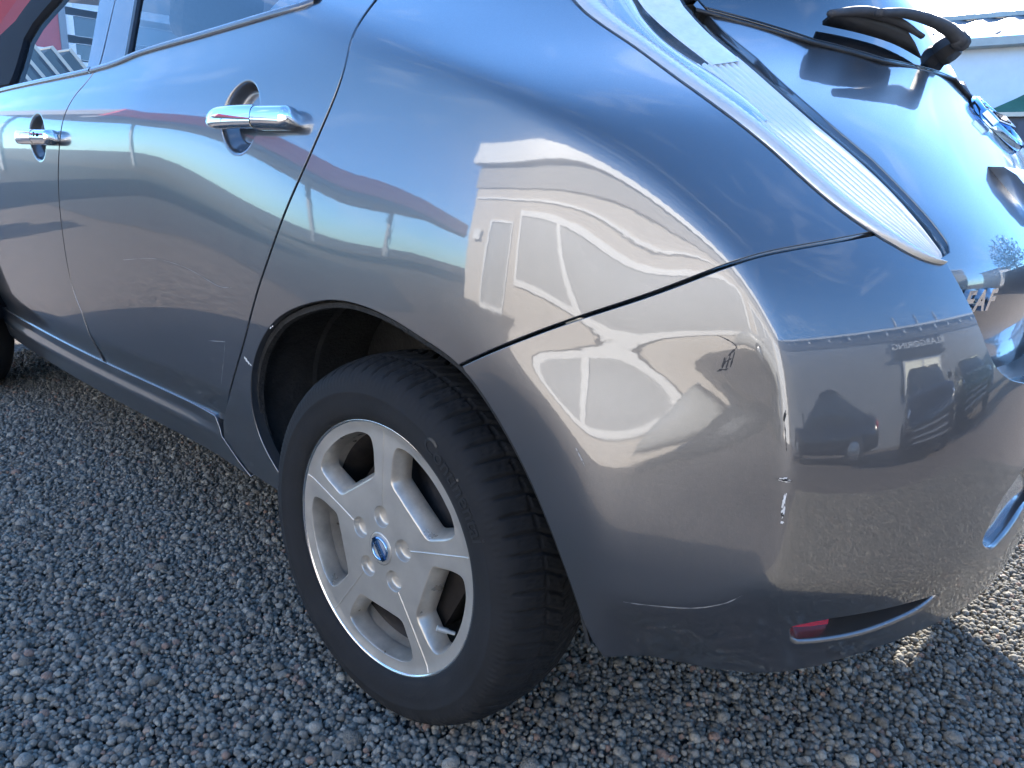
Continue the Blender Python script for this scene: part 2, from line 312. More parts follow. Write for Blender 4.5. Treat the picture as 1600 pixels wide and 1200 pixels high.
TR={
 'crest':[(-0.0389,1.1003),(0.1373,1.05),(0.266,1.01),(0.3787,0.9592),(0.4604,0.9099),(0.5012,0.8816),(0.5424,0.8448),(0.5546,0.8327),(0.5783,0.7926),(0.599,0.752),(0.6162,0.6902),(0.6265,0.6367),(0.6313,0.5809),(0.6326,0.545),(0.6321,0.5081),(0.6313,0.4795)],
 'liplow':[(0.4805,0.4318),(0.5553,0.4445),(0.6005,0.468),(0.6305,0.4964)],
 'bumpbot':[(0.4316,0.3343),(0.4624,0.3063),(0.4935,0.2907),(0.5608,0.3229),(0.6186,0.3542)],
 'doorcut':[(-0.1403,1.1604),(-0.1138,1.1191),(-0.1031,1.0847),(-0.0959,1.0564),(-0.1012,1.0254),(-0.1279,0.9703),(-0.1656,0.9024),(-0.2072,0.8453),(-0.2589,0.7636),(-0.3173,0.684),(-0.3687,0.6007),(-0.4599,0.4865),(-0.5376,0.3888)],
 'doorbot':[(-0.5767,0.372),(-1.1335,0.3896),(-2.1469,0.391)],
 'sillhi':[(-0.5652,0.3469),(-1.1522,0.3574),(-2.2105,0.3484)],
 'sillbot':[(-0.3191,0.2978),(-0.5139,0.2833),(-0.8542,0.3032),(-1.1932,0.3117),(-1.8063,0.309)],
 'bcut':[(-1.0622,1.0925),(-1.0807,1.0597),(-1.1245,1.029),(-1.1413,0.9919),(-1.1754,0.9269),(-1.2287,0.8237),(-1.2546,0.7043),(-1.266,0.5932),(-1.2302,0.5172)],
 'belt':[(-1.7474,1.0771),(-1.063,1.0984),(-0.8314,1.1242),(-0.5481,1.1436),(-0.3146,1.1591),(-0.2602,1.1742)],
 'beltup':[(-1.7692,1.0871),(-1.0714,1.1048),(-0.9144,1.1144),(-0.5552,1.1525),(-0.3378,1.1681)],
 'seam':[(0.2021,0.6629),(0.2519,0.6903),(0.317,0.7236),(0.374,0.751),(0.4473,0.7838),(0.5008,0.8108),(0.5444,0.834),(0.5557,0.8379),(0.5967,0.8464),(0.646,0.8554),(0.7018,0.8655)],
 'lightout':[(0.1829,1.1658),(0.2257,1.1399),(0.2746,1.1156),(0.3219,1.0948),(0.3795,1.0645),(0.4305,1.0366),(0.4942,1.0023),(0.5308,0.9802),(0.5624,0.96),(0.6134,0.9168),(0.6738,0.8786),(0.7018,0.8662),(0.7367,0.8486),(0.7712,0.8397),(0.7949,0.8376)],
 'lightin':[(0.7961,0.8461),(0.7943,0.8533),(0.7605,0.8883),(0.6989,0.9415),(0.6173,0.9988),(0.5079,1.0725),(0.425,1.1171),(0.3487,1.165)],
 'arch':[(-0.3002,0.3467),(-0.3641,0.4002),(-0.3787,0.4621),(-0.3685,0.5158),(-0.3267,0.5859),(-0.2465,0.6545),(-0.143,0.6952),(-0.0561,0.7128),(0.0504,0.7047),(0.133,0.6819),(0.1985,0.6648),(0.2552,0.6184),(0.3121,0.5544),(0.3593,0.4909),(0.3936,0.4326),(0.4145,0.386)],
 'glassbot':[(0.3733,1.1523),(0.5815,1.1138),(0.7375,1.098),(0.9812,1.0978)],
 'bumpedge':[(0.7959,0.837),(0.8199,0.8073),(0.8422,0.7802),(0.8689,0.743),(0.8836,0.7265),(0.9062,0.7125),(0.93,0.7042),(0.9655,0.6971)],
 'archcrease':[(0.2509,0.7026),(0.2928,0.6934),(0.3286,0.6758),(0.3989,0.6039),(0.4545,0.5162),(0.4805,0.4318)],
 'handle':[(-0.4854,0.9928),(-0.2039,0.9939),(-0.3326,0.9908),(-0.3532,1.0435),(-0.3236,0.934)],
 'handleF':[(-1.4912,0.9559),(-1.1968,0.956)],
 'slot':[(0.644,0.4208),(0.6638,0.4321),(0.8595,0.4474),(0.6439,0.3961),(0.7274,0.401),(0.792,0.4187)],
 'plate':[(0.9274,0.5129),(0.9553,0.5551),(1.0145,0.5866),(0.9658,0.4861),(1.1164,0.4824)],
 'letters':[(0.8306,0.7952),(0.8818,0.8087)],
 'slot_out':[(0.6423,0.4111),(0.6467,0.4267),(0.6639,0.4333),(0.7034,0.441),(0.7624,0.4462),(0.8097,0.4493),(0.858,0.4491),(0.8331,0.4303),(0.7922,0.416),(0.7274,0.3997),(0.6608,0.3929),(0.6455,0.3973)],
 'plate_out':[(0.9311,0.5053),(0.936,0.5272),(0.9553,0.5551),(0.9841,0.5713),(1.0164,0.5837),(1.0652,0.5706),(1.176,0.5088),(1.0804,0.5139),(1.0122,0.4954),(0.9658,0.4861)],
 'scr_a':[(0.5382,0.7579),(0.5481,0.7551),(0.5574,0.751),(0.5608,0.746)],
 'scr_f':[(0.5478,0.7238),(0.5495,0.736)],
 'scr_g':[(0.5563,0.7259),(0.5586,0.7429)],
 'scr_h':[(0.543,0.7195),(0.5545,0.7242)],
 'scr_i':[(0.5503,0.7305),(0.5563,0.7357)],
 'scr_b':[(0.5447,0.7219),(0.5534,0.7226)],
 'scr_c':[(0.5479,0.7231),(0.5519,0.7378)],
 'scr_d':[(0.552,0.7231),(0.5552,0.7431)],
 'scr_e':[(0.5526,0.7379),(0.5598,0.748)],
 'chip_a':[(0.6179,0.6829)],
 'chip_b':[(0.629,0.6161)],
 'chip_c':[(0.6312,0.5938)],
 'chip_d':[(0.6326,0.5811)],
 'chip_e':[(0.6331,0.5696)],
 'line_crest':[(0.6188,0.6769),(0.6233,0.657),(0.6255,0.647)],
 'doorscr':[(-0.8935,0.6916),(-0.7377,0.7105),(-0.5932,0.7077),(-0.4594,0.6892),(-0.4012,0.6932)],
 'doorscr2':[(-0.4526,0.584),(-0.4695,0.5448),(-0.5011,0.4849)],
 'doorscr3':[(-0.5337,0.569),(-0.4533,0.5813)],
 'archchip':[(-0.3765,0.5663),(-0.3627,0.5593),(-0.3484,0.555)],
 'archchip2':[(-0.266,0.64),(-0.254,0.6465)],
 'lipscr':[(0.4797,0.4315),(0.5062,0.4354),(0.5554,0.4464),(0.588,0.462),(0.6065,0.4783)],
 'apil':[(-1.6901,1.1216),(-1.7163,1.1554),(-1.7468,1.2229),(-1.7143,1.2636),(-1.651,1.2966),(-1.5971,1.3225)],
 'winB':[(-1.1282,1.1048),(-1.1802,1.1834),(-1.2304,1.2803)],
 'winB2':[(-0.9197,1.1133),(-0.948,1.1652),(-0.9878,1.2534)],
 'bpil':[(-1.0589,1.1245),(-1.0966,1.1989),(-1.1268,1.2687)],
 'bfs':[(0.3989,0.6039),(0.4076,0.5935),(0.414,0.5856)],
 'h_glassbot':[(0.3764,1.1531),(0.5858,1.1147),(0.7437,1.0992),(0.997,1.1003)],
 'h_badge':[(1.1985,1.0291)],
 'h_badge_ends':[(1.1418,1.0792),(1.2157,0.9853)],
 'h_letters':[(0.8822,0.7854),(0.9111,0.7951),(0.9347,0.8058)],
 'h_garnish':[(1.0912,0.9578),(1.0666,0.9496),(1.0547,0.9195),(1.0506,0.8947)],
 'h_hatchlow':[(0.9707,0.7506),(1.0328,0.7572),(1.0995,0.7662)],
 'h_lightin':[(0.812,0.8451),(0.8081,0.8525),(0.7669,0.8881),(0.7044,0.9416),(0.6221,0.9992),(0.5117,1.0732),(0.4283,1.1178),(0.3517,1.1658)],
 'w_pivot':[(0.9329,1.146)],
 'w_blade':[(0.5854,1.1483),(0.6603,1.1419),(0.7501,1.1333),(0.8458,1.1175)],
 'w_arm':[(0.6677,1.131),(0.7106,1.1419),(0.7742,1.1438),(0.8428,1.1374),(0.8984,1.1206)],
 'w_blade2':[(0.5895,1.1366),(0.6308,1.1487),(0.6716,1.1504),(0.7332,1.1429),(0.7951,1.1296)],
 'hd_r':[(-0.4195,0.9806),(-0.1507,0.9806)],
 'hd_f':[(-1.3812,0.9499),(-1.0896,0.9517)],
}

YW=2*YC
def mirror(P):
    P=np.array(P); P[:,1]=YW-P[:,1]; return P
def resample(poly,step):
    out=[]; n=len(poly)
    for i in range(n):
        a=np.array(poly[i]); b=np.array(poly[(i+1)%n]); k=max(1,int(np.ceil(np.hypot(*(b-a))/step)))
        for t in range(k): out.append(a+(b-a)*t/k)
    return np.array(out)+.0055
def area(p): return .5*np.sum(p[:,0]*np.roll(p[:,1],-1)-np.roll(p[:,0],-1)*p[:,1])
def inset(p,d):
    "move a ccw loop inwards by d"
    a=np.roll(p,1,0); b=np.roll(p,-1,0); t=b-a; t=t/np.maximum(np.hypot(*t.T),1e-9)[:,None]
    return p+np.stack([-t[:,1],t[:,0]],1)*d
def inside(p,q):
    x,y=q[:,0],q[:,1]; r=np.zeros(len(q),bool); n=len(p)
    for i in range(n):
        x0,y0=p[i]; x1,y1=p[(i+1)%n]
        if y0==y1: continue
        c=((y0>y)!=(y1>y)); r^=c&(x<(x1-x0)*(y-y0)/(y1-y0)+x0)
    return r
def spl(pts,n=8,closed=False):
    "Catmull-Rom through the points"
    P=[np.array(p,float) for p in pts]; m=len(P); out=[]
    for i in range(m-1 if not closed else m):
        p0=P[(i-1)%m] if closed or i>0 else 2*P[0]-P[1]; p1=P[i]; p2=P[(i+1)%m]; p3=P[(i+2)%m] if closed or i+2<m else 2*P[-1]-P[-2]
        for k in range(n):
            t=k/n; out.append(.5*(2*p1+(p2-p0)*t+(2*p0-5*p1+4*p2-p3)*t*t+(3*p1-p0-3*p2+p3)*t**3))
    if not closed: out.append(P[-1])
    return [tuple(o) for o in out]
def cdt(outer,holes,step,bstep,dense=()):
    loops=[outer]+holes; B=[]; E=[]
    for L in loops:
        k=len(B); B+= [tuple(v) for v in L]; E+=[(k+i,k+(i+1)%len(L)) for i in range(len(L))]
    mn,mxx=outer.min(0),outer.max(0)
    gx,gz=np.meshgrid(np.arange(mn[0]+step/2,mxx[0],step),np.arange(mn[1]+step/2,mxx[1],step),indexing='ij'); gx[:,::2]+=step*.5
    q=np.stack([gx.ravel(),gz.ravel()],1)
    for du,dz_,dr in dense:
        q=q[np.hypot(q[:,0]-du,q[:,1]-dz_)>dr]; ax_=np.arange(-dr,dr,.0028); a_,b_=np.meshgrid(ax_,ax_); m_=np.hypot(a_,b_)<dr-.001; q=np.vstack([q,np.stack([a_[m_]+du,b_[m_]+dz_],1)])
    k=inside(outer,q)
    for h in holes: k&=~inside(h,q)
    q=q[k]; Bn=np.array(B); keep=np.ones(len(q),bool)
    for i in range(0,len(q),2000):
        d=((q[i:i+2000,None]-Bn[None])**2).sum(2).min(1); keep[i:i+2000]=d>(.55*step)**2
    q=q[keep]
    P=[Vector(v) for v in B]+[Vector(v) for v in q]
    r=delaunay_2d_cdt(P,E,[],0,1e-7)
    V=np.array([tuple(v) for v in r[0]]); F=np.array([f for f in r[2]])
    c=V[F].mean(1); k=inside(outer,c)
    for h in holes: k&=~inside(h,c)
    return V,F[k]
def panel(name,poly,m,parent,fn=None,holes=(),off=0.,step=.012,bstep=.006,depth=.014,gap=.0032,hdepth=None,mir=False,both=False,soft=.0014,label=None,dense=(),hsoft=None):
    fn=fn or ev; hdepth=hdepth or depth; soft0=soft
    po=resample(poly,bstep)
    if area(po)<0: po=po[::-1]
    po=inset(po,gap); hs=[]
    for h in holes:
        h=resample(h,bstep); h=h[::-1] if area(h)<0 else h; hs.append(h)
    V2,F=cdt(po,hs,step,bstep,dense)
    P=fn(V2[:,0],V2[:,1]); N=nrm_f(fn,V2[:,0],V2[:,1]); P=P+N*off
    F=[tuple(f) for f in F]
    # orient
    f0=np.array(F[:200]); g=np.cross(P[f0[:,1]]-P[f0[:,0]],P[f0[:,2]]-P[f0[:,0]]); s=(g*N[f0[:,0]]).sum()
    if s<0: F=[f[::-1] for f in F]
    VV=list(P); NN=list(N)
    for li,L in enumerate([po]+hs):
        p=fn(L[:,0],L[:,1]); n=nrm_f(fn,L[:,0],L[:,1]); p=p+n*off
        t=np.roll(p,-1,0)-np.roll(p,1,0); t/=np.linalg.norm(t,axis=1)[:,None]
        o=np.cross(t,n); o/=np.linalg.norm(o,axis=1)[:,None]      # ccw loop: points outwards
        if li>0: o=-o                                              # towards the opening
        dd=depth if li==0 else hdepth; soft=soft0 if li==0 else (hsoft or soft0)
        rings=[(p,n),(p+o*soft*.55-n*soft*.25,n*.75+o*.65),(p+o*soft-n*soft*1.1,o),(p+o*soft-n*soft*1.1,o),(p+o*soft-n*dd,o)]
        k0=len(VV); nL=len(L)
        for a,b in rings: VV+=list(a); NN+=list(b)
        for r in range(len(rings)-1):
            for i in range(nL):
                j=(i+1)%nL; a,b,c,d=k0+r*nL+i,k0+r*nL+j,k0+(r+1)*nL+j,k0+(r+1)*nL+i
                F.append((a,d,c,b) if li==0 else (a,b,c,d))
    VV=np.array(VV); NN=np.array(NN)
    if both:
        VV[:,1]=np.minimum(VV[:,1],YC); k=len(VV); V3=mirror(VV); N3=NN.copy(); N3[:,1]*=-1; F=F+[tuple(i+k for i in f[::-1]) for f in F]; VV=np.vstack([VV,V3]); NN=np.vstack([NN,N3])
    elif mir:
        VV=mirror(VV); NN=NN.copy(); NN[:,1]*=-1; F=[f[::-1] for f in F]
    o=mesh(name,VV,F,m,parent,N=NN)
    if label: o['label']=label
    return o
def S(u,z,off=0.,fn=None):
    fn=fn or ev; p=fn([u],[z])[0]; n=nrm_f(fn,[u],[z])[0]; return Vector(p+n*off),Vector(n)
def ucen(z):
    z=np.atleast_1d(z); out=[]
    for q in z:
        u=np.linspace(.2,1.79,800); out.append(np.interp(YC,ev(u,np.full(800,q))[:,1],u))
    return np.array(out)+.0055

# ================================================================= THE GROUND
def ground_mat():
    m=mat('gravel_ground',(.1,.1,.1),.9); n=m.node_tree; b=n.nodes['Principled BSDF']
    t=n.nodes.new('ShaderNodeTexCoord'); v=n.nodes.new('ShaderNodeTexVoronoi'); v.inputs['Scale'].default_value=62; n.links.new(t.outputs['Object'],v.inputs['Vector'])
    r=n.nodes.new('ShaderNodeValToRGB'); e=r.color_ramp.elements; e[0].color=(.15,.138,.115,1); e[1].color=(.40,.37,.31,1)
    k=e.new(.93); k.color=(.26,.19,.16,1); sp=n.nodes.new('ShaderNodeSeparateColor'); n.links.new(v.outputs['Color'],sp.inputs[0]); n.links.new(sp.outputs[0],r.inputs['Fac'])
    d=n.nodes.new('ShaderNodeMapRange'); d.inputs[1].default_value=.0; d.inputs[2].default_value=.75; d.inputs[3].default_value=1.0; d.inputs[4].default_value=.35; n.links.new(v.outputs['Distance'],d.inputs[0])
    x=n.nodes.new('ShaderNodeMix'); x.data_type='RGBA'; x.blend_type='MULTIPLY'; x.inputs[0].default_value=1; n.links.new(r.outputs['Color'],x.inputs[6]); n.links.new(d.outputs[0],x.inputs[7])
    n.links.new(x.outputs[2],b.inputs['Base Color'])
    u=n.nodes.new('ShaderNodeBump'); u.inputs['Strength'].default_value=1; u.inputs['Distance'].default_value=.012; u.invert=True; n.links.new(v.outputs['Distance'],u.inputs['Height']); n.links.new(u.outputs['Normal'],b.inputs['Normal'])
    return m
ground_mat()
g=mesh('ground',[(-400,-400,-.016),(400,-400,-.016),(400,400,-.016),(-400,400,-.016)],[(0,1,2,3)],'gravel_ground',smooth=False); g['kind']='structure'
def stone_mat():
    m=mat('basalt_stone',(.1,.1,.1),.78); n=m.node_tree; b=n.nodes['Principled BSDF']; oi=n.nodes.new('ShaderNodeObjectInfo')
    r=n.nodes.new('ShaderNodeValToRGB'); r.color_ramp.interpolation='LINEAR'; e=r.color_ramp.elements
    e[0].position=0; e[0].color=(.140,.128,.105,1); e[1].position=1; e[1].color=(.34,.215,.15,1)
    for p,c in ((.35,(.215,.198,.165)),(.7,(.29,.268,.223)),(.90,(.37,.342,.285)),(.955,(.44,.39,.305)),(.97,(.31,.205,.155))):
        q=e.new(p); q.color=(*c,1)
    n.links.new(oi.outputs['Random'],r.inputs['Fac'])
    t=n.nodes.new('ShaderNodeTexCoord'); z=n.nodes.new('ShaderNodeTexNoise'); z.inputs['Scale'].default_value=2.2; z.inputs['Detail'].default_value=6; z.inputs['Roughness'].default_value=.75; n.links.new(t.outputs['Object'],z.inputs['Vector'])
    d=n.nodes.new('ShaderNodeMapRange'); d.inputs[1].default_value=.3; d.inputs[2].default_value=.7; d.inputs[3].default_value=.72; d.inputs[4].default_value=1.3; n.links.new(z.outputs['Fac'],d.inputs[0])
    x=n.nodes.new('ShaderNodeMix'); x.data_type='RGBA'; x.blend_type='MULTIPLY'; x.inputs[0].default_value=1; n.links.new(r.outputs['Color'],x.inputs[6]); n.links.new(d.outputs[0],x.inputs[7]); n.links.new(x.outputs[2],b.inputs['Base Color'])
    u=n.nodes.new('ShaderNodeBump'); u.inputs['Strength'].default_value=.5; u.inputs['Distance'].default_value=.2; z3=n.nodes.new('ShaderNodeTexNoise'); z3.inputs['Scale'].default_value=7; z3.inputs['Detail'].default_value=4; n.links.new(t.outputs['Object'],z3.inputs['Vector']); n.links.new(z3.outputs['Fac'],u.inputs['Height']); n.links.new(u.outputs['Normal'],b.inputs['Normal'])
    return m
stone_mat()
SHAPES=bpy.data.collections.new('stone_shapes')
for k in range(9):
    bm=bmesh.new(); bmesh.ops.create_icosphere(bm,subdivisions=2,radius=1.0)
    ax=np.array([1.0,.84+.16*rng.random(),.60+.22*rng.random()]); dirs=rng.normal(size=(9,3)); dirs/=np.linalg.norm(dirs,axis=1)[:,None]; cut=.70+.22*rng.random(9)
    for v in bm.verts:
        p=np.array(v.co)
        for d_,c_ in zip(dirs,cut):
            h=p@d_
            if h>c_: p=p-d_*(h-c_)*.8
        p=p*(1+.05*rng.normal()*.6); v.co=Vector(p*ax)
    for f_ in bm.faces: f_.smooth=True
    me=bpy.data.meshes.new('stone'); bm.to_mesh(me); bm.free(); me.materials.append(MATS['basalt_stone'])
    SHAPES.objects.link(bpy.data.objects.new('stone',me))
def scatter(x0,x1,y0,y1,sp,zlo,zhi,size):
    nx,ny=int((x1-x0)/sp),int((y1-y0)/(sp*.866)); i,j=np.meshgrid(np.arange(nx),np.arange(ny),indexing='ij')
    px=x0+(i+.5*(j%2))*sp; py=y0+j*sp*.866; p=np.stack([px.ravel(),py.ravel(),np.zeros(nx*ny)],1)
    p[:,:2]+=rng.normal(size=(len(p),2))*sp*.27; p[:,2]=zlo+(zhi-zlo)*rng.random(len(p))
    s=size*np.exp(rng.normal(size=len(p))*.30)
    return p,s
A=[scatter(-3.2,1.7,-1.0,2.5,.0112,-.0105,-.0065,.0056),scatter(-3.2,1.7,-1.0,2.5,.0110,-.0038,.0008,.0050),scatter(-3.2,1.7,-1.0,2.5,.034,-.0035,.0005,.0076)]
# only where the camera sees the ground ...
for q_ in range(3):
    p_=A[q_][0]; k=(p_[:,1]>-.70-.27*(p_[:,0]+.31))&(p_[:,1]>-.80+1.05*(p_[:,0]+.28))&~((p_[:,0]<.15)&(p_[:,1]>.75)); k&=~((p_[:,0]<-.45)&(p_[:,1]>.55)); A[q_]=(p_[k],A[q_][1][k])
# ... and, more coarsely, where the bumper mirrors it
A.append(scatter(.85,3.6,-1.4,2.4,.0145,-.011,-.003,.0072))
p_=A[3][0]; k=~((p_[:,0]<1.7)&(p_[:,1]>-.80+1.05*(p_[:,0]+.28))); A[3]=(p_[k],A[3][1][k])
pts=np.vstack([a[0] for a in A]); scl=np.concatenate([a[1] for a in A])
tyre=((np.abs(pts[:,0])<.075)|(np.abs(pts[:,0]+2.7)<.075))&(((pts[:,1]>.02)&(pts[:,1]<.215))|((pts[:,1]>1.555)&(pts[:,1]<1.75)))
k=~(tyre&(pts[:,2]>-.006)); pts,scl=pts[k],scl[k]; print('stones',len(pts))
me=bpy.data.meshes.new('gravel'); me.from_pydata([tuple(p) for p in pts],[],[])
a=me.attributes.new('rot','FLOAT_VECTOR','POINT'); rv=np.stack([rng.normal(size=len(pts))*.45,rng.normal(size=len(pts))*.45,rng.random(len(pts))*6.28],1); a.data.foreach_set('vector',rv.ravel())
a=me.attributes.new('scl','FLOAT','POINT'); a.data.foreach_set('value',scl)
a=me.attributes.new('var','INT','POINT'); a.data.foreach_set('value',rng.integers(0,9,len(pts)))
gr=link('gravel',me,'basalt_stone'); tag(gr,'dark grey crushed stone gravel covering the yard round the car','gravel',kind='stuff')
ng=bpy.data.node_groups.new('gravel','GeometryNodeTree'); ng.interface.new_socket('Geometry',in_out='INPUT',socket_type='NodeSocketGeometry'); ng.interface.new_socket('Geometry',in_out='OUTPUT',socket_type='NodeSocketGeometry')
N_=ng.nodes.new; gi=N_('NodeGroupInput'); go=N_('NodeGroupOutput'); ip=N_('GeometryNodeInstanceOnPoints'); ci=N_('GeometryNodeCollectionInfo'); ci.inputs['Collection'].default_value=SHAPES; ci.inputs['Separate Children'].default_value=True; ci.inputs['Reset Children'].default_value=True
def na(nm,dt):
    q=N_('GeometryNodeInputNamedAttribute'); q.data_type=dt; q.inputs['Name'].default_value=nm; return q.outputs['Attribute']
ng.links.new(gi.outputs[0],ip.inputs['Points']); ng.links.new(ci.outputs[0],ip.inputs['Instance']); ip.inputs['Pick Instance'].default_value=True
ng.links.new(na('var','INT'),ip.inputs['Instance Index']); ng.links.new(na('rot','FLOAT_VECTOR'),ip.inputs['Rotation']); ng.links.new(na('scl','FLOAT'),ip.inputs['Scale']); ng.links.new(ip.outputs[0],go.inputs[0])
gr.modifiers.new('stones','NODES').node_group=ng

# ================================================================= THE CAR
CAR=empty('parked_car',(0,YC,0),'dark grey metallic electric hatchback parked on gravel, seen at its rear left corner','car')
CAR_T=CAR
def childify():
    "parts are built in world coordinates; hang them on the car without moving them"
    CAR.location=(0,0,0)
childify()
T=TR
def smc(pts,n=120,sg=4):
    c=np.array(spl(pts,6)); d=np.concatenate([[0],np.cumsum(np.hypot(*np.diff(c,axis=0).T))]); s_=np.linspace(0,d[-1],n); q=np.stack([np.interp(s_,d,c[:,0]),np.interp(s_,d,c[:,1])],1)
    r=smooth1(q,sg,0); w=np.minimum(1,np.minimum(np.arange(n),np.arange(n)[::-1])/(2.*sg))[:,None]; r=q*(1-w)+r*w
    return [tuple(v) for v in r]
door_r=smc(T['doorcut'],90,4)             # top to bottom, rear edge of the rear door
bcut=smc(T['bcut'],60,4)                  # top to bottom, between the doors
bcut=bcut+[(-1.205,.43),(-1.19,.385)]
belt=spl([(-.255,1.205)]+T['belt'][::-1],5)            # rear to front
SILLZ=.383
arch=smc(T['arch'],110,3)                  # front bottom, over the top, rear bottom
seam=smc(T['seam'],70,3); lout=smc(T['lightout'],110,6); lin_=smc(T['lightin'],90,5); bedge=smc(T['bumpedge'],30,1)
belt_u=[p[0] for p in belt]; belt_z=[p[1] for p in belt]
def beltz(u): return float(np.interp(u,belt_u[::-1],belt_z[::-1]))
# door handle cups pressed into the doors
cups=[(-.362,.988,.060,.062,.024),(-1.32,.952,.062,.058,.022)]
def evd(u,z):
    u=np.atleast_1d(u); z=np.atleast_1d(z); P=ev(u,z).copy()
    for cu,cz,a,b,d in cups:
        r=np.sqrt(((u-cu)/a)**2+((z-cz)/b)**2); w=1-sstep(.66,1.0,r); P[:,1]+=d*w
    # lower swage of the doors: skin turns in towards the sill
    w=sstep(.475,.395,z)*sstep(-.30,-.55,u); P[:,1]+=.010*w
    return P
rear_door_poly=[(-.66,1.40),(-.24,1.40),(-.212,1.25)]+door_r+[(-.565,SILLZ)]+[(-1.17,SILLZ)]+bcut[::-1][2:]+[p for p in belt[::-1] if -1.05<p[0]<-.375]+[(-.365,1.20),(-.45,1.29),(-.59,1.37)]
rear_door=panel('rear_door',rear_door_poly,'grey_metallic_paint',CAR,fn=evd,step=.010,dense=[(cups[0][0],cups[0][1],.075)])
fb=[(u-.0,z) for u,z in bcut]
front_poly=[(-1.195,SILLZ)]+[(-2.08,SILLZ),(-2.12,.6),(-2.10,.85),(-2.03,1.0)]+[p for p in belt[::-1] if p[0]<-1.09]+bcut[:-2]
front_door=panel('front_door',front_poly,'grey_metallic_paint',CAR,fn=evd,step=.012,dense=[(cups[1][0],cups[1][1],.075)])
# quarter panel: from the door cut over the arch to lamp and bumper seam
lout_up=[(.115,1.21),(.03,1.28),(-.05,1.36),(-.09,1.43)]
quarter_poly=[p for p in door_r[::-1]]+[(-.215,1.25),(-.27,1.43)]+[lout_up[3],lout_up[2],lout_up[1],lout_up[0]]+[p for p in lout if p[0]<T['seam'][-1][0]-.004]+seam[::-1]+[p for p in arch[::-1] if p[0]<.2]+[(-.285,.315),(-.33,.300),(-.46,.297),(-.555,.345)]
quarter=panel('quarter_panel',quarter_poly,'grey_metallic_paint',CAR,step=.009,depth=.02)
# side sill below the doors, with its bright ledge
def evs(u,z):
    u=np.atleast_1d(u); z=np.atleast_1d(z); P=ev(u,z).copy()
    k=sstep(-.52,-.70,u)
    P[:,1]+=-.0016*k*np.exp(-((z-.345)/.008)**2)+.003*k*sstep(.350,.372,z)+.003*sstep(.350,.372,z)
    return P
sill_poly=[(-2.15,SILLZ+.006),(-2.15,.285),(-.46,.285),(-.50,.305),(-.565,.350),(-.585,SILLZ+.006)]
panel('side_sill',sill_poly,'grey_metallic_paint',CAR,fn=evs,step=.010,gap=.001)
# rear bumper
bz=.318
seam_r=[p for p in seam]; low=[p for p in lout if p[0]>=T['seam'][-1][0]+.003]
uc=float(ucen(.69)[0]); ucb=float(ucen(bz)[0])
slot=spl(T['slot_out'],6,closed=True); plate_rec=T['plate_out']
arch_r=[p for p in arch if p[0]>=.2]
bump_poly=seam_r+low+bedge[1:]+[(1.05,T['bumpedge'][-1][1]-.006),(1.2,T['bumpedge'][-1][1]-.010),(uc,T['bumpedge'][-1][1]-.012)]+[(float(ucen(z)[0]),z) for z in (.62,.55,.48,.42)]+[(float(ucen(.388)[0]),.388)]+[(u,float(np.interp(u,[.47,.58,.66,.74,.84,.95],[bz,bz+.004,.340,.364,.383,.388]))) for u in np.arange(1.35,.46,-.04)]+[(.44,.322)]+arch_r[::-1]
plate_poly=spl(plate_rec,6,closed=True)
bumper=panel('rear_bumper',bump_poly,'grey_metallic_paint',CAR,holes=[slot,plate_poly],step=.009,depth=.03,hdepth=.034,both=True,hsoft=.0055)
# back of the recesses
panel('bumper_recess',[tuple(p) for p in inset(np.array(resample(slot,.006)) if area(resample(slot,.006))>0 else resample(slot,.006)[::-1],-.004)],'black_plastic',bumper,off=-.032,step=.012,gap=0,depth=.003)
panel('plate_recess',[tuple(p) for p in inset(np.array(resample(plate_poly,.008)) if area(resample(plate_poly,.008))>0 else resample(plate_poly,.008)[::-1],-.004)],'recess_grey',bumper,off=-.012,step=.014,gap=0,depth=.003)
red=[p for p in slot if p[0]<.715]
panel('red_reflector',red,'red_reflector',bumper,off=-.020,step=.008,gap=.003,depth=.01)
# shelf on top of the bumper under the tailgate
edge=np.array(bedge[8:]+[(1.05,T['bumpedge'][-1][1]-.006),(1.2,T['bumpedge'][-1][1]-.010),(uc,T['bumpedge'][-1][1]-.012)])
p0=ev(edge[:,0],edge[:,1]-.004); V=[];F=[]
for k,(dx,dz) in enumerate(((-.001,0),(-.006,.002),(-.03,.003),(-.07,.012),(-.11,.03))):
    q=p0.copy(); q[:,0]+=dx-.02*max(0,k-1)*np.clip((.36-q[:,1])/.1,0,1)*0; q[:,2]+=dz; V+=list(q)
nE=len(edge)
for r in range(4):
    for i in range(nE-1): F.append((r*nE+i,r*nE+i+1,(r+1)*nE+i+1,(r+1)*nE+i))
k=len(V); V2=mirror(V); F=F+[tuple(i+k for i in f[::-1]) for f in F]; V=np.vstack([np.array(V),V2])
mesh('bumper_shelf',V,F,'grey_metallic_paint',bumper)
# tailgate
gl=spl(T['h_glassbot'],4); ucg=float(ucen(1.062)[0])
hl=spl(T['h_lightin'][::-1],4)
gate_poly=[p for p in T['h_glassbot']]+[(ucg,1.062)]+[(float(ucen(z)[0]),z) for z in (1.0,.93,.86,.8,.74,.69)]+[(float(ucen(.655)[0]),.655),(1.2,.658),(1.0,.668),(.92,.682),(.86,.705),(.82,.74),(.79,.785),(.775,.83)]+[(u+.004,z) for u,z in T['h_lightin']]
gate=panel('tailgate',gate_poly,'grey_metallic_paint',CAR,fn=evh,step=.010,both=True,depth=.02)
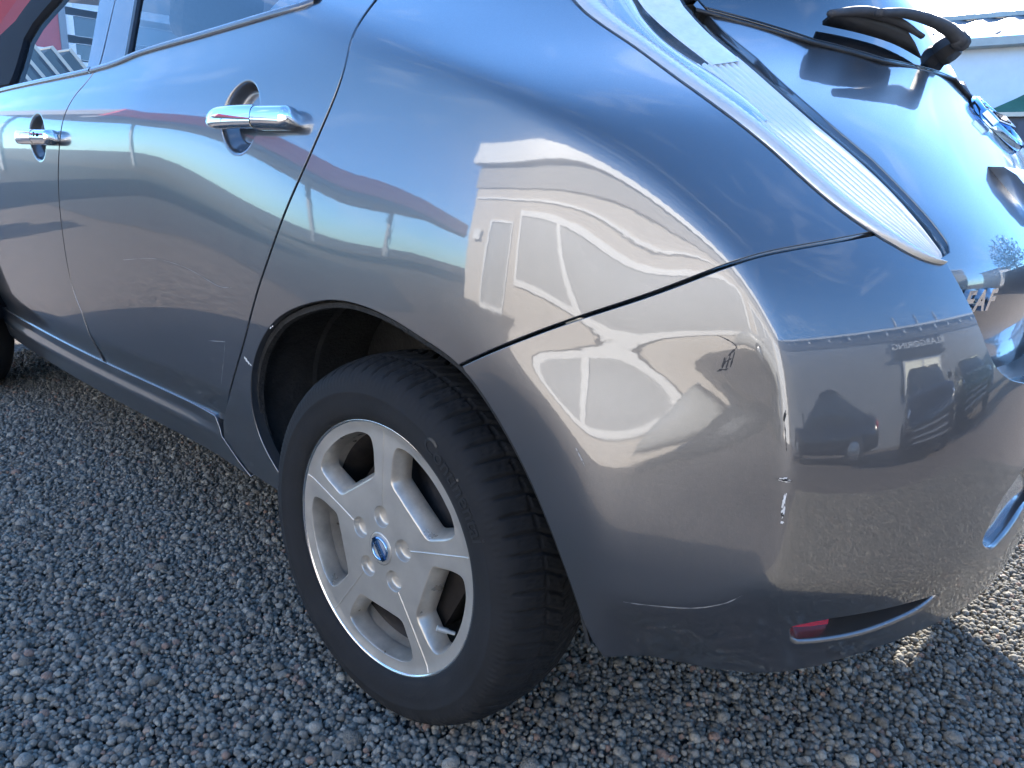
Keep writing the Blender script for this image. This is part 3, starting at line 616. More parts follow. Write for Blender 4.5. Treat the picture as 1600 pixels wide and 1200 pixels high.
# black strip and rear window
gtop=[(float(ucen(1.40)[0]),1.40),(.36,1.40),(.30,1.30)]
glass_poly=[(u,z+.004) for u,z in T['h_glassbot']]+[(ucg,1.066)]+[(float(ucen(z)[0]),z) for z in (1.15,1.25,1.33)]+[gtop[0]]+[(gtop[0][0]*.75+.06,1.40),(gtop[0][0]*.5+.12,1.40),(.135,1.40),(.195,1.33),(.25,1.25),(.305,1.20)]
def evg(u,z): return evh(u,z)
wnd=panel('rear_window',glass_poly,'gloss_black',CAR,fn=evg,off=-.001,step=.02,both=True,depth=.006)
st=[]
gb=T['h_glassbot'][-1]
for u,z in T['h_glassbot']+[(gb[0]+(ucg-gb[0])*q,gb[1]+(1.064-gb[1])*q) for q in (.3,.6,1)]: st.append(S(u,z+.001,.0025,evh)[0])
st[-1].y=YC; st=st+[Vector((v.x,YW-v.y,v.z)) for v in st[::-1][1:]]
MB().tube(st,.0055,8,flat=(1,.6)).build('window_seal','black_plastic',wnd,smooth=True)
# tail lamp: lofted between its outer and inner outline
def loft(name,ca,cb,m,parent,ns,nt,hf,fn=None,t0=0,t1=1,mir=False,s0=0,s1=1):
    fn=fn or ev
    def rs(c,n):
        c=np.array(c); d=np.concatenate([[0],np.cumsum(np.hypot(*np.diff(c,axis=0).T))]); s=np.linspace(d[-1]*s0,d[-1]*s1,n); return np.stack([np.interp(s,d,c[:,0]),np.interp(s,d,c[:,1])],1)
    A_,B_=rs(ca,ns),rs(cb,ns); t=np.linspace(t0,t1,nt)
    UV=A_[:,None]*(1-t)[None,:,None]+B_[:,None]*t[None,:,None]; s=np.linspace(0,1,ns)
    u,z=UV[...,0].ravel(),UV[...,1].ravel(); P=fn(u,z); N=nrm_f(fn,u,z)
    SS,TT=np.meshgrid(s,t,indexing='ij'); P=P+N*hf(SS,TT).ravel()[:,None]
    F=[(i*nt+j,i*nt+j+1,(i+1)*nt+j+1,(i+1)*nt+j) for i in range(ns-1) for j in range(nt-1)]
    f=np.array(F); g=np.cross(P[f[:,1]]-P[f[:,0]],P[f[:,2]]-P[f[:,0]])
    if (g*N[f[:,0]]).sum()<0: F=[q[::-1] for q in F]
    if mir: P=mirror(P); F=[q[::-1] for q in F]
    return mesh(name,P,F,m,parent)
la=[(u,z) for u,z in lout_up[::-1]]+lout[:-1]+[lout[-1]]
lb=[(.10,1.43),(.16,1.36),(.22,1.28),(.29,1.21)]+[(u,z) for u,z in lin_[::-1]]
# the outlines run from the top down to the tip
lamp=loft('tail_lamp',la,lb,'lamp_seal',CAR,80,30,lambda s,t:-.006-.022*np.clip(np.minimum(t,1-t)*8,0,1))
rib=lambda s,t: .0024*np.abs(np.sin(np.pi*13*(t-.27)/.73))
loft('reflector',la,lb,'lamp_chrome',lamp,120,40,lambda s,t:-.012+.007*np.sin((t-.26)*9)+.003*np.cos(s*14),t0=.250,t1=.66,s1=.72)
loft('frosted_lens',la,lb,'lamp_frost',lamp,90,30,lambda s,t:-.003-.004*np.clip((.62-t)*20,0,1),t0=.60,t1=.985,s1=.585)
loft('ribbed_lens',la,lb,'lamp_silver',lamp,200,240,lambda s,t:-.004+.004*sstep(.93,.985,t)+.0058*(np.abs(np.sin(np.pi*9*(t-.27)/.73))-1),t0=.262,t1=.985,s0=.575)
loft('light_guide',la,lb,'lamp_guide',lamp,240,24,lambda s,t:-.004+.010*np.sqrt(np.clip(1-((t-.130)/.130)**2,0,1))+.0004*np.sin(s*900),t0=.010,t1=.262)
loft('lens',la,lb,'lens_glass',lamp,120,40,lambda s,t:.0055*np.clip(np.minimum(t-.0,1-t)*14,0,1)**.5,t0=.01,t1=.992)
loft('lamp_rim',la,lb,'lamp_seal',lamp,160,6,lambda s,t:.001+.0*t,t0=-.012,t1=.012)
# the far side of the car
panel('quarter_panel',quarter_poly,'grey_metallic_paint',CAR,step=.03,bstep=.02,mir=True)
panel('rear_door',rear_door_poly,'grey_metallic_paint',CAR,step=.03,bstep=.02,mir=True)
panel('front_door',front_poly,'grey_metallic_paint',CAR,step=.03,bstep=.02,mir=True)
panel('side_sill',sill_poly,'grey_metallic_paint',CAR,fn=evs,step=.03,bstep=.02,mir=True)
loft('tail_lamp',la,lb,'lamp_silver',CAR,40,20,lambda s,t:.004+0*t,mir=True)
# windows, pillars, belt mouldings
def arc_top(u0,u1,z,n=6): return [(u0+(u1-u0)*k/n,z) for k in range(n+1)]
bp=T['bpil']; wb=T['winB']; wb2=T['winB2']; ap=T['apil']
roofz=1.40
def up(c):  # continue a nearly straight trim line up to the roof
    (u0,z0),(u1,z1)=c[0],c[-1]; return (u1+(u0-u1)/(z0-z1)*(roofz-z1),roofz)
for side in (False,True):
    gp=[(wb2[0][0],beltz(wb2[0][0])+.012)]+[p for p in [(u,z+.012) for u,z in belt[::-1]] if wb2[0][0]+.02<p[0]<-.35]+[(-.37,1.21),(-.46,1.30),(-.60,1.375),(-.70,roofz),up(wb2)]
    panel('rear_door_window',gp,'privacy_glass',CAR,off=-.006,step=.03,bstep=.015,gap=.002,depth=.004,mir=side)
    fp=[(ap[0][0],beltz(ap[0][0])+.010)]+[(u,z+.010) for u,z in belt[::-1] if ap[0][0]+.02<u<wb[0][0]-.02]+[(wb[0][0],beltz(wb[0][0])+.010),wb[-1],up(wb)]+[(ap[-1][0]+.10,roofz)]+ap[::-1][:-1]
    panel('front_door_window',fp,'clear_glass',CAR,off=-.008,step=.03,bstep=.015,gap=.002,depth=.004,mir=side)
    bpl=[(bp[0][0]-.002,beltz(bp[0][0])+.006),bp[-1],up(bp),up(wb),wb[-1],(wb[0][0],beltz(wb[0][0])+.006)]
    panel('pillar_cover',bpl,'pillar_vinyl',CAR,off=-.002,step=.03,bstep=.01,gap=.001,depth=.01,mir=side)
    bpr=[(bp[0][0],beltz(bp[0][0])+.008),(wb2[0][0]-.012,beltz(wb2[0][0])+.008),(wb2[-1][0]-.012,wb2[-1][1]),(up(wb2)[0]-.012,roofz),up(bp),bp[-1]]
    panel('pillar_cover',bpr,'pillar_vinyl',CAR,off=-.003,step=.03,bstep=.01,gap=.0015,depth=.01,mir=side)
    sv=[(wb2[0][0]-.012,beltz(wb2[0][0])+.008),(wb2[0][0]+.002,beltz(wb2[0][0])+.008),(wb2[-1][0]+.002,wb2[-1][1]),(up(wb2)[0]+.002,roofz),(up(wb2)[0]-.012,roofz),(wb2[-1][0]-.012,wb2[-1][1])]
    panel('window_channel',sv,'black_plastic',CAR,off=.001,step=.03,bstep=.01,gap=.0003,depth=.012,mir=side)
    fr=[(ap[0][0]-.005,1.092)]+ap[1:]+[(ap[-1][0]+.10,roofz),(ap[-1][0]-.20,roofz),(ap[-1][0]-.34,ap[-1][1]-.03),(ap[2][0]-.5,ap[2][1]),(ap[0][0]-.45,1.088)]
    panel('window_frame',fr,'frame_black',CAR,off=.002,step=.03,bstep=.012,gap=.0005,depth=.03,mir=side)
    for (ua,ub,nm) in ((-1.075,-.262,'belt_moulding'),(-2.0,-1.082,'belt_moulding')):
        us=np.linspace(ua,ub,60); q=np.array([(u,beltz(u)+.0045) for u in us]); P=ev(q[:,0],q[:,1]); N=nrm(q[:,0],q[:,1]); V=[];F=[]
        prof=[(-.0075,-.004),(-.0070,.002),(-.004,.0052),(0,.0062),(.004,.0052),(.0072,.001),(.0078,-.006)]
        for dz,h in prof:
            pz=ev(q[:,0],q[:,1]+dz); V+=list(pz+N*h)
        n=len(us)
        for r in range(len(prof)-1):
            for i in range(n-1): F.append((r*n+i,r*n+i+1,(r+1)*n+i+1,(r+1)*n+i))
        V=np.array(V)
        if side: V=mirror(V); F=[f[::-1] for f in F]
        mesh(nm,V,F,'moulding_grey',CAR)

# ---------------------------------------------------------------- wheels
WZ=.312; PHI=.0264
def wheel(cx,mir=False,detail=True,name='wheel'):
    w=empty(name,(0,0,0),parent=CAR)
    fl=(lambda P: mirror(P)) if mir else (lambda P: np.array(P))
    def add(nm,V,F,m,parent=w,N=None,smooth=True,auto=None):
        V=np.array(V,float); V[:,0]+=cx; V[:,2]+=WZ
        if mir: V=mirror(V); F=[tuple(f)[::-1] for f in F]
        o=mesh(nm,V,F,m,parent,smooth=smooth)
        if auto:
            bm=bmesh.new(); bm.from_mesh(o.data)
            bmesh.ops.remove_doubles(bm,verts=bm.verts,dist=1e-6)
            for e in bm.edges:
                if len(e.link_faces)==2 and e.calc_face_angle(0)>auto: e.smooth=False
            bm.to_mesh(o.data); bm.free()
        return o
    # tyre: profile (radius, depth) swept round, tread cut by slanted grooves
    prof=[(.2165,.034),(.2175,.028),(.2215,.0235),(.2285,.0200),(.238,.0170),(.250,.0152),(.262,.0150),(.2645,.0140),(.267,.0152),(.276,.0168),(.284,.0195),(.291,.0240),(.2965,.0295),(.3010,.0360)]
    tread=[(.3010+.0148*(1-abs((y-.1175)/.0815)**2.6),y) for y in np.linspace(.0365,.1985,50)[1:-1]]
    inner=[(.3010,.199),(.296,.206),(.284,.215),(.262,.220),(.238,.217),(.2165,.205)]
    pr=prof+tread+inner; na_=900 if detail else 120; m=len(pr); R_=np.array([p[0] for p in pr]); Y_=np.array([p[1] for p in pr])
    th=np.linspace(0,2*np.pi,na_,endpoint=False); Rg=np.repeat(R_[None],na_,0).copy(); Yg=np.repeat(Y_[None],na_,0).copy(); Tg=np.repeat(th[:,None],m,1)
    if detail:
        s=(Yg-.1175)/.0815; sa=np.abs(s); tz=((np.arange(m)>=len(prof)-3)&(np.arange(m)<len(prof)+len(tread)+2))[None]
        K=68
        bend=np.where(sa<.45,sa*1.55,.6975+(sa-.45)*.45)
        ph=(Tg*K/(2*np.pi)+bend+.5*(s>0))%1.0
        gro=np.clip(1-np.abs(ph-.5)/.10,0,1)**.6
        sipe=np.clip(1-np.abs((ph*4)%1.0-.5)/.14,0,1)*(sa<.9)*.34
        circ=np.clip(1-np.abs(sa-.47)/.030,0,1)*.8*(((Tg*K/(2*np.pi))%1)<.75)
        depth=.0072*np.clip(np.maximum(np.maximum(gro*np.clip((1.12-sa)/.14,0,1),sipe),circ),0,1)*tz
        Rg-=depth
        # flat contact on the ground
        zz=Rg*np.cos(Tg); low=np.clip(-.3085-zz,0,None); Rg-=low*.9
        # moulded rings and radial ribs on the sidewall
        Yg-=np.where((Rg>.281)&(Rg<.296)&(Yg<.05),.0007*(np.sin(Tg*180)>.1),0)
    V=np.stack([Rg*np.sin(Tg),Yg,Rg*np.cos(Tg)],-1).reshape(-1,3)
    F=[(i*m+j,i*m+j+1,((i+1)%na_)*m+j+1,((i+1)%na_)*m+j) for i in range(na_) for j in range(m-1)]
    F=[f[::-1] for f in F]
    add('tyre',V,F,'tyre_rubber')
    # rim face by triangulating the disc with five windows
    yf=lambda r,a: .0335-.0025*np.exp(-(r/.07)**2)+.0*a-.0035*sstep(.200,.214,r)
    def win(k):
        a0=PHI+2*math.pi/5*(k+.5)                       # middle of the opening
        ha=math.pi/5
        side=lambda sgn,r,wd: (r*math.cos(ha*sgn)-(-sgn)*wd*math.sin(ha)*1.0, r*math.sin(ha*sgn)-sgn*wd*math.cos(ha)*1.0)
        L=[]
        # local frame: x along the middle of the opening, y across
        def sp(r,wd,sg): # a point on the flank of the neighbouring spoke
            return (r*math.cos(ha)+wd*math.sin(ha), sg*(r*math.sin(ha)-wd*math.cos(ha)))
        A1=sp(.121,.0215,1); A2=sp(.145,.0212,1); A3=sp(.170,.0245,1); A4=sp(.187,.0345,1)
        arc=[(.1960*math.cos(t),.1960*math.sin(t)) for t in np.linspace(.32,-.32,7)]
        Bs=[(x,-y) for x,y in (A4,A3,A2,A1)]
        mid=[(.1085,.026),(.1082,.010),(.1082,-.010),(.1085,-.026)]
        pts=[A1,A2,A3,A4]+arc+Bs+mid[::-1]
        pts=spl(pts,5,closed=True)
        c,s=math.cos(a0),math.sin(a0)
        return np.array([(x*s+y*c, x*c-y*s) for x,y in pts])   # plane coords: (X right, Z up), clockwise angle from the top
    wins=[win(k) for k in range(5)]
    wins=[q if area(q)>0 else q[::-1] for q in wins]
    lugs=[]
    for k in range(5):
        a=PHI+2*math.pi/5*k; t=np.linspace(0,2*np.pi,40,endpoint=False); lugs.append(np.stack([.05715*math.sin(a)+.0188*np.cos(t),.05715*math.cos(a)+.0188*np.sin(t)],1))
    t=np.linspace(0,2*np.pi,64,endpoint=False); capc=np.stack([.0285*np.cos(t),.0285*np.sin(t)],1)
    t=np.linspace(0,2*np.pi,240,endpoint=False); outer=np.stack([.2135*np.cos(t),.2135*np.sin(t)],1)
    V2,F2=cdt(outer,wins+lugs+[capc],.006 if detail else .015,.005)
    r=np.hypot(*V2.T); V=np.stack([V2[:,0],yf(r,0),V2[:,1]],1); F=[tuple(f) for f in F2]
    n0=np.cross(V[F[0][1]]-V[F[0][0]],V[F[0][2]]-V[F[0][0]])
    if n0[1]>0: F=[f[::-1] for f in F]
    V=list(map(tuple,V)); rim=add('rim',V,F,'rim_silver')
    # window walls falling back to the barrel, wider towards the hub
    for q in wins:
        rr=np.hypot(*q.T); wgt=np.interp(rr,[.09,.12,.17,.190,.198],[1.0,1.0,.85,.45,.28])
        rings=[(0,0),(.0012,.0006),(.0026,.0020),(.0040,.0050),(.0070,.011),(.0105,.020),(.0125,.029),(.0115,.034)]
        VV=[];n=len(q)
        for ins,dep in rings:
            p=inset(q,1.0)-q; p=q+p*(ins*wgt)[:,None]; VV+=[(x,y,z) for x,y,z in zip(p[:,0],yf(np.hypot(*q.T),0)+dep,p[:,1])]
        FF=[(a*n+i,a*n+(i+1)%n,(a+1)*n+(i+1)%n,(a+1)*n+i) for a in range(len(rings)-1) for i in range(n)]
        add('rim_window',VV,FF,'rim_dust',rim)
    for q in lugs:
        n=len(q); c=q.mean(0); VV=[]; rings=[(1,0),(.975,.0005),(.945,.0022),(.915,.0075),(.88,.0098),(.72,.0108),(.35,.0110),(.02,.0110)]
        for sc,dep in rings: p=c+(q-c)*sc; VV+=[(x,y,z) for x,y,z in zip(p[:,0],yf(np.hypot(*q.T),0)+dep,p[:,1])]
        FF=[(a*n+i,a*n+(i+1)%n,(a+1)*n+(i+1)%n,(a+1)*n+i) for a in range(len(rings)-1) for i in range(n)]
        add('lug_recess',VV,FF,'rim_silver',rim)
    b=MB(); b.lathe([(.2135,.0302),(.2148,.0288),(.2165,.0276),(.2180,.0280),(.2188,.0300),(.2180,.034),(.212,.040)],200); add('rim_lip',b.V,[f[::-1] for f in b.F],'rim_lip',rim)
    b=MB(); b.lathe([(.1985,.040),(.1955,.055),(.190,.085)],96); add('barrel',b.V,[f for f in b.F],'rim_dust',rim)
    b=MB(); b.lathe([(.190,.085),(.176,.095),(.165,.128),(.175,.20)],96); add('shaded_barrel',b.V,[f for f in b.F],'brake_iron',rim)  # inner half of the barrel, coloured dark to imitate shade behind the spokes
    for k in range(5):
        a=PHI+2*math.pi/5*k; d=np.array([math.sin(a),math.cos(a)]); e=np.array([d[1],-d[0]]); VV=[]
        rs_=np.linspace(.0765,.2115,30)
        for wd,h in ((-.0016,-.0002),(-.0007,.0011),(.0007,.0011),(.0016,-.0002)):
            VV+=[(x,y-h,z) for x,y,z in zip(d[0]*rs_+e[0]*wd,yf(rs_,0),d[1]*rs_+e[1]*wd)]
        n=30; FF=[(q*n+i,q*n+i+1,(q+1)*n+i+1,(q+1)*n+i) for q in range(3) for i in range(n-1)]
        add('spoke_line',VV,[f[::-1] for f in FF],'rim_silver',rim)
    # centre cap with emblem ring and name bar
    b=MB(); b.lathe([(.0285,.0330),(.0278,.0312),(.0262,.0300),(.0245,.0306),(.0005,.0302)],64); cap=add('centre_cap',b.V,[f[::-1] for f in b.F],'rim_silver')
    b=MB(); b.lathe([(.0205,.0302),(.0202,.0280),(.0188,.0272),(.0170,.0278),(.0165,.0302)],64); add('cap_emblem',b.V,[f[::-1] for f in b.F],'blue_chrome')
    Mx=Matrix.Rotation(.9,4,'Y'); b=MB(); b.box((-.0212,.0268,-.0048),(.0212,.0302,.0048),Mx); add('cap_emblem_bar',b.V,b.F,'blue_dark',smooth=False)
    if detail:
        def fn(p):
            q=Mx@Vector((p.x,.0266-p.z,p.y)); return Vector((q.x+cx,q.y,q.z+WZ))
        text_mesh('cap_lettering','NISSAN',.0085,.0002,None,'chrome',w,fn=fn,bold=.0001)
        # valve
        a=math.radians(121.5); d=Vector((math.sin(a),0,math.cos(a))); p=d*.183+Vector((cx,.052,WZ)); b=MB()
        q=(-d*.55+Vector((0,-1,0))*.55).normalized(); b.tube([p,p+q*.012,p+q*.0121,p+q*.030],[.0032,.0034,.0046,.0046],12); b.build('valve','valve_metal',w,smooth=True,auto=.6)
        # moulded maker's name on the sidewall
        def side_text(txt,r0,ang,size,nm):
            def fn(p):
                a=ang+p.x/r0; rr=r0+p.y
                yy=float(np.interp(rr,R_[:len(prof)],Y_[:len(prof)])); return Vector((cx+rr*math.sin(a),yy-.0004-p.z*1.0,WZ+rr*math.cos(a)))
            text_mesh(nm,txt,size,.0006,None,'tyre_letter',w,fn=fn,bold=.0003,align='CENTER')
        side_text('Continental',.2560,.83,.036,'tyre_lettering')
    b=MB(); b.lathe([(.0,.085),(.075,.085),(.078,.095),(.14,.097),(.14,.119),(.02,.119)],80); add('brake_disc',b.V,[f[::-1] for f in b.F],'brake_iron')
    b=MB(); b.lathe([(.0,.165),(.15,.165),(.178,.19)],60); add('backing_plate',b.V,[f[::-1] for f in b.F],'liner_felt')
    if detail:
        b=MB(); M_=Matrix.Rotation(.5,4,'Y')
        b.box((.085,.078,-.055),(.150,.150,.055),M_); add('brake_caliper',b.V,b.F,'brake_iron',smooth=False)
    return w
wheel(0.0); wheel(0.0,mir=True,detail=False); wheel(-2.70,detail=False); wheel(-2.70,mir=True,detail=False)
# wheel housing liner
for side in (False,True):
  for cx in (0.0,-2.70):
    ar=[(u,z) for u,z in arch]; V=[];F=[]; base=np.array(ar); base=np.vstack([[(-.29,.31)],base,[(.425,.335)]])
    if cx: base=base+[cx,0]
    e0=ev(np.clip(base[:,0],-2.99,1.2),base[:,1]) if not cx else np.stack([base[:,0],np.full(len(base),.05),base[:,1]],1)
    c=np.array([cx,WZ]); rings=[]
    for k,(ins,dep) in enumerate(((-.002,.012),(.006,.014),(.008,.024),(-.018,.028),(-.022,.08),(-.020,.085),(-.020,.15),(-.012,.155),(-.012,.28),(.30,.285))):
        d=base-c; L=np.hypot(*d.T)[:,None]; q=c+d*(1-ins/L) if ins<.2 else c+d*.1
        rings.append(np.stack([q[:,0],e0[:,1]+dep,q[:,1]],1))
    n=len(base)
    for r_ in rings: V+=list(r_)
    for r_ in range(len(rings)-1):
        for i in range(n-1): F.append((r_*n+i,r_*n+i+1,(r_+1)*n+i+1,(r_+1)*n+i))
    V=np.array(V)
    if side: V=mirror(V); F=[f[::-1] for f in F]
    o=mesh('wheel_arch_liner',V,F,'liner_felt',CAR)
    bm=bmesh.new(); bm.from_mesh(o.data)
    for e in bm.edges:
        if len(e.link_faces)==2 and e.calc_face_angle(0)>.6: e.smooth=False
    bm.to_mesh(o.data); bm.free()

# ---------------------------------------------------------------- door handles
def handle(door,cu,cz,L,H,mir,two=True):
    "bowed chrome grip with a separate rear cap; returns the parts"
    def body(x0,x1,nm,m,nose,tail):
        n=28; k=20; V=[];F=[]
        xs=np.linspace(x0,x1,n)
        for i,x in enumerate(xs):
            p,nn=S(cu+x,cz,0.0,ev); t=(x+L/2)/L
            hh=H*.5*(1-.0*t)
            if nose: a=np.clip((x-x0)/(L*.30),0,1); hh*=max(.10,math.sqrt(max(0,1-(1-a)**2.2)))
            if tail: a=np.clip((x1-x)/(H*.35),0,1); hh*=max(.55,math.sqrt(max(0,1-(1-a)**2.4)))
            bow=.030+.010*math.sin(math.pi*min(1,max(0,t)))-.012*(1-min(1,t/.25))**2
            if tail: bow-=.006*(1-np.clip((x1-x)/(H*.35),0,1))**2
            upv=Vector((0,0,1)); upv=(upv-nn*upv.dot(nn)).normalized()
            for j in range(k):
                q=2*math.pi*j/k; cc,ss=math.cos(q),math.sin(q)
                ex=lambda v,pw: math.copysign(abs(v)**pw,v)
                lo_=-.003 if tail else bow-.022
                V.append(tuple(p+nn*((bow+lo_)/2+(bow-lo_)/2*ex(cc,.7))+upv*hh*ex(ss,.75)))
        for i in range(n-1):
            for j in range(k): F.append((i*k+j,(i+1)*k+j,(i+1)*k+(j+1)%k,i*k+(j+1)%k))
        F.append(tuple(range(k))); F.append(tuple((n-1)*k+j for j in range(k))[::-1])
        V=np.array(V)
        if mir: V=mirror(V); F=[f[::-1] for f in F]
        o=mesh(nm,V,F,m,door); bm=bmesh.new(); bm.from_mesh(o.data); bmesh.ops.recalc_face_normals(bm,faces=bm.faces)
        for e in bm.edges:
            if len(e.link_faces)==2 and e.calc_face_angle(0)>.9: e.smooth=False
        bm.to_mesh(o.data); bm.free(); return o
    body(-L/2,L*.180,'door_handle','chrome',True,False)
    body(L*.186,L/2,'handle_cap','chrome',False,True)
    # foot and gasket behind the grip
    for xa,xb in ((-L*.46,-L*.38),(L*.10,L*.30)):
        b=MB()
        for q in (0,):
            pa,na_=S(cu+xa,cz,-.002,ev); pb,nb=S(cu+xb,cz,-.002,ev); upv=Vector((0,0,1))
            h=H*(.22 if xa<0 else .44); V=[]
            for p,nn in ((pa,na_),(pb,nb)):
                for hz in (-h,h):
                    for dn in (0,.018): V.append(p+upv*hz+nn*dn)
            if mir: V=[Vector((v.x,YW-v.y,v.z)) for v in V]
            b.add(V,[(0,1,3,2),(4,6,7,5),(0,4,5,1),(2,3,7,6),(1,5,7,3),(0,2,6,4)])
        b.build('handle_foot','black_plastic',door,bevel=.004)
for dr,key,hh in ((rear_door,'hd_r',.037),(front_door,'hd_f',.036)):
    (ua,za_),(ub_,zb_)=T[key]; sh=-.030 if key=='hd_r' else -.060; handle(dr,(ua+ub_)/2+sh,(za_+zb_)/2,(ub_-ua)*(.97 if key=='hd_r' else .88),hh,False)
b=MB(); p,nn=S(T['hd_f'][1][0]-.125,T['hd_f'][1][1]+.004,.0385,ev); M_=Matrix.Translation(p)@nn.to_track_quat('Y','Z').to_matrix().to_4x4()
b.lathe([(.0055,0),(.0055,.0015),(.0,.0018)],20,M=M_); b.build('keyhole','black_plastic',front_door,smooth=True)

# ---------------------------------------------------------------- tailgate trim
def frame(u,z,off,fn=evh):
    p,n=S(u,z,off,fn); a=Vector(fn([u+.004],[z])[0]-fn([u-.004],[z])[0]).normalized(); upv=n.cross(a).normalized(); return p,n,a,upv
# round emblem
ub=float(ucen(T['h_badge'][0][1])[0]); zb=T['h_badge'][0][1]
p,n,a_,up_=frame(ub,zb,.004); n=Vector((n.x,0,n.z)).normalized(); a_=Vector((0,1,0)); up_=n.cross(a_).normalized()
if up_.z<0: up_=-up_
p.y=YC
def bpt(x,y,h): return p+a_*x+up_*y+n*h
RB=.062
V=[];F=[]; nb=80; pr=[(1.06,-.004),(1.05,.004),(.98,.0085),(.80,.0085),(.74,.004),(.73,-.002)]
for i in range(nb):
    t=2*math.pi*i/nb
    for r,h in pr: V.append(bpt(RB*r*math.cos(t),RB*.92*r*math.sin(t),h))
m=len(pr); F=[(i*m+j,((i+1)%nb)*m+j,((i+1)%nb)*m+j+1,i*m+j+1) for i in range(nb) for j in range(m-1)]
mesh('emblem_ring',V,F,'blue_chrome',gate)
b=MB(); V=[bpt(x,y,h) for h in (0,.0125) for x,y in ((-1.18*RB,-.24*RB),(1.18*RB,-.24*RB),(1.18*RB,.24*RB),(-1.18*RB,.24*RB))]; b.add(V,[(0,3,2,1),(4,5,6,7),(0,1,5,4),(1,2,6,5),(2,3,7,6),(3,0,4,7)]); b.build('emblem_bar','blue_chrome',gate,bevel=.002)
V=[bpt(RB*.78*math.cos(t),RB*.72*math.sin(t),.001) for t in np.linspace(0,6.283,40,endpoint=False)]; mesh('emblem_back',V,[tuple(range(40))],'gloss_black',gate)
text_mesh('emblem_lettering','NISSAN',.026,.0008,None,'gloss_black',gate,fn=lambda q:bpt(q.x,q.y,.0132+q.z),bold=.0004,spacing=1.05)
# model lettering, chrome
L3=T['h_letters']
def lpt(q):
    w=np.array(L3[0])*(1-(q.x/.26+.5))+np.array(L3[-1])*(q.x/.26+.5)
    pp,nn,aa,uu=frame(float(w[0]),float(w[1]),.001+(q.z+.003)); return pp+uu*q.y
uL=(L3[0][0]-.018,L3[0][1]-.006)
def lpt2(q):
    # runs level across the tailgate from the lamp side towards the middle
    pp,nn,aa,uu=frame(L3[1][0]-.022+q.x,L3[1][1]-.001,.001+(q.z+.003)); return pp+uu*q.y
text_mesh('model_lettering','LEAF',.034,.003,None,'chrome',gate,fn=lpt2,shear=.25,bold=.0012,spacing=1.25)
# plate garnish with the opening handle
b=MB(); zg=.955
V=[];F=[]; us=np.linspace(-.30,.30,40); pr=[(.040,-.004),(.040,.016),(.030,.024),(.0,.027),(-.020,.023),(-.034,.012),(-.036,-.004)]
g0=T['h_garnish']; zt=g0[0][1]
for dy in us:
    for dz,h in pr:
        pp=evh([float(ucen(zt-.045)[0])],[zt-.045+dz])[0]; bx=evh([np.interp(YC-abs(dy),ev(np.linspace(.3,1.7,200),np.full(200,zt-.045))[:,1],np.linspace(.3,1.7,200))],[zt-.045+dz])[0]
        V.append((bx[0]+h,YC+dy,zt-.045+dz))
m=len(pr); F=[(i*m+j,i*m+j+1,(i+1)*m+j+1,(i+1)*m+j) for i in range(len(us)-1) for j in range(m-1)]+[tuple(range(m)),tuple((len(us)-1)*m+j for j in range(m))[::-1]]
o=mesh('plate_garnish',V,F,'satin_chrome',gate)
b=MB(); xg=float(evh([float(ucen(.80)[0])],[.80])[0][0]); b.box((xg-.004,YC-.26,.752),(xg+.006,YC+.26,.862)); b.build('number_plate','plate_white',gate,bevel=.002)

# ---------------------------------------------------------------- rear wiper
def P3(k,off): return [S(u,z,off,evh)[0] for u,z in T[k]]
wip=empty('rear_wiper',parent=CAR)
pv,pn=S(*T['w_pivot'][0],.0,evh)
b=MB(); M_=Matrix.Translation(pv)@pn.to_track_quat('Z','Y').to_matrix().to_4x4()
b.lathe([(.0,.034),(.014,.034),(.021,.029),(.0235,.018),(.0235,.006),(.020,-.004)],8,axis='Z',M=M_); b.build('wiper_pivot','black_plastic',wip,smooth=True,auto=.7)
arm=spl([tuple(v) for v in P3('w_arm',.05)],6)
b=MB(); n=len(arm); b.tube(arm,[.0075+.0070*(i/(n-1)) for i in range(n)],12,flat=(1.0,.75)); b.build('wiper_arm','wiper_grey',wip,smooth=True)
b=MB(); a0=Vector(arm[-3]); a1=Vector(arm[-1]); b.tube([a0,a1,a1*.6+(pv+pn*.034)*.4,pv+pn*.030],[.0135,.0145,.0130,.0115],10); b.build('wiper_arm_head','wiper_grey',wip,smooth=True)
bl=spl([tuple(v) for v in P3('w_blade2',.032)],6); b=MB(); n=len(bl); b.tube(bl,[.006+.006*math.sin(math.pi*min(1,.08+i/(n-1))) for i in range(n)],10,flat=(1.0,.7)); b.build('wiper_spine','wiper_grey',wip,smooth=True)
b2=spl([tuple(v) for v in P3('w_blade',.006)],6); V=[];F=[]
top=[Vector(v) for v in bl]; k=min(len(top),len(b2))
for i in range(k):
    q=Vector(b2[i]); V+=[q,q+(top[i]-q)*.5+Vector((.003,0,0)),top[i]+(q-top[i])*.05]
F=[(i*3+j,(i+1)*3+j,(i+1)*3+j+1,i*3+j+1) for i in range(k-1) for j in range(2)]
o=mesh('wiper_blade',V,F,'black_plastic',wip); sm=o.modifiers.new('s','SOLIDIFY'); sm.thickness=.006; sm.offset=0

# ---------------------------------------------------------------- roof, cabin, front
zr=1.40
us=np.linspace(-2.15,.50,50); V=[];F=[]; nt_=15
for u in us:
    e0=ev([min(u,.9)],[1.395])[0]; x=e0[0]; y0=min(e0[1],.70)
    for t in np.linspace(-1,1,nt_):
        y=YC+(YC-y0)*t; V.append((x,y,1.395+.155*(1-abs(t)**2.4)*(1-.9*max(0,(-1.6-u)/.6)**1.6 if u<-1.6 else 1)*(1-.55*max(0,(u-.0)/.5)**1.5 if u>0 else 1)))
F=[(i*nt_+j,i*nt_+j+1,(i+1)*nt_+j+1,(i+1)*nt_+j) for i in range(len(us)-1) for j in range(nt_-1)]
mesh('roof',V,F,'grey_metallic_paint',CAR)
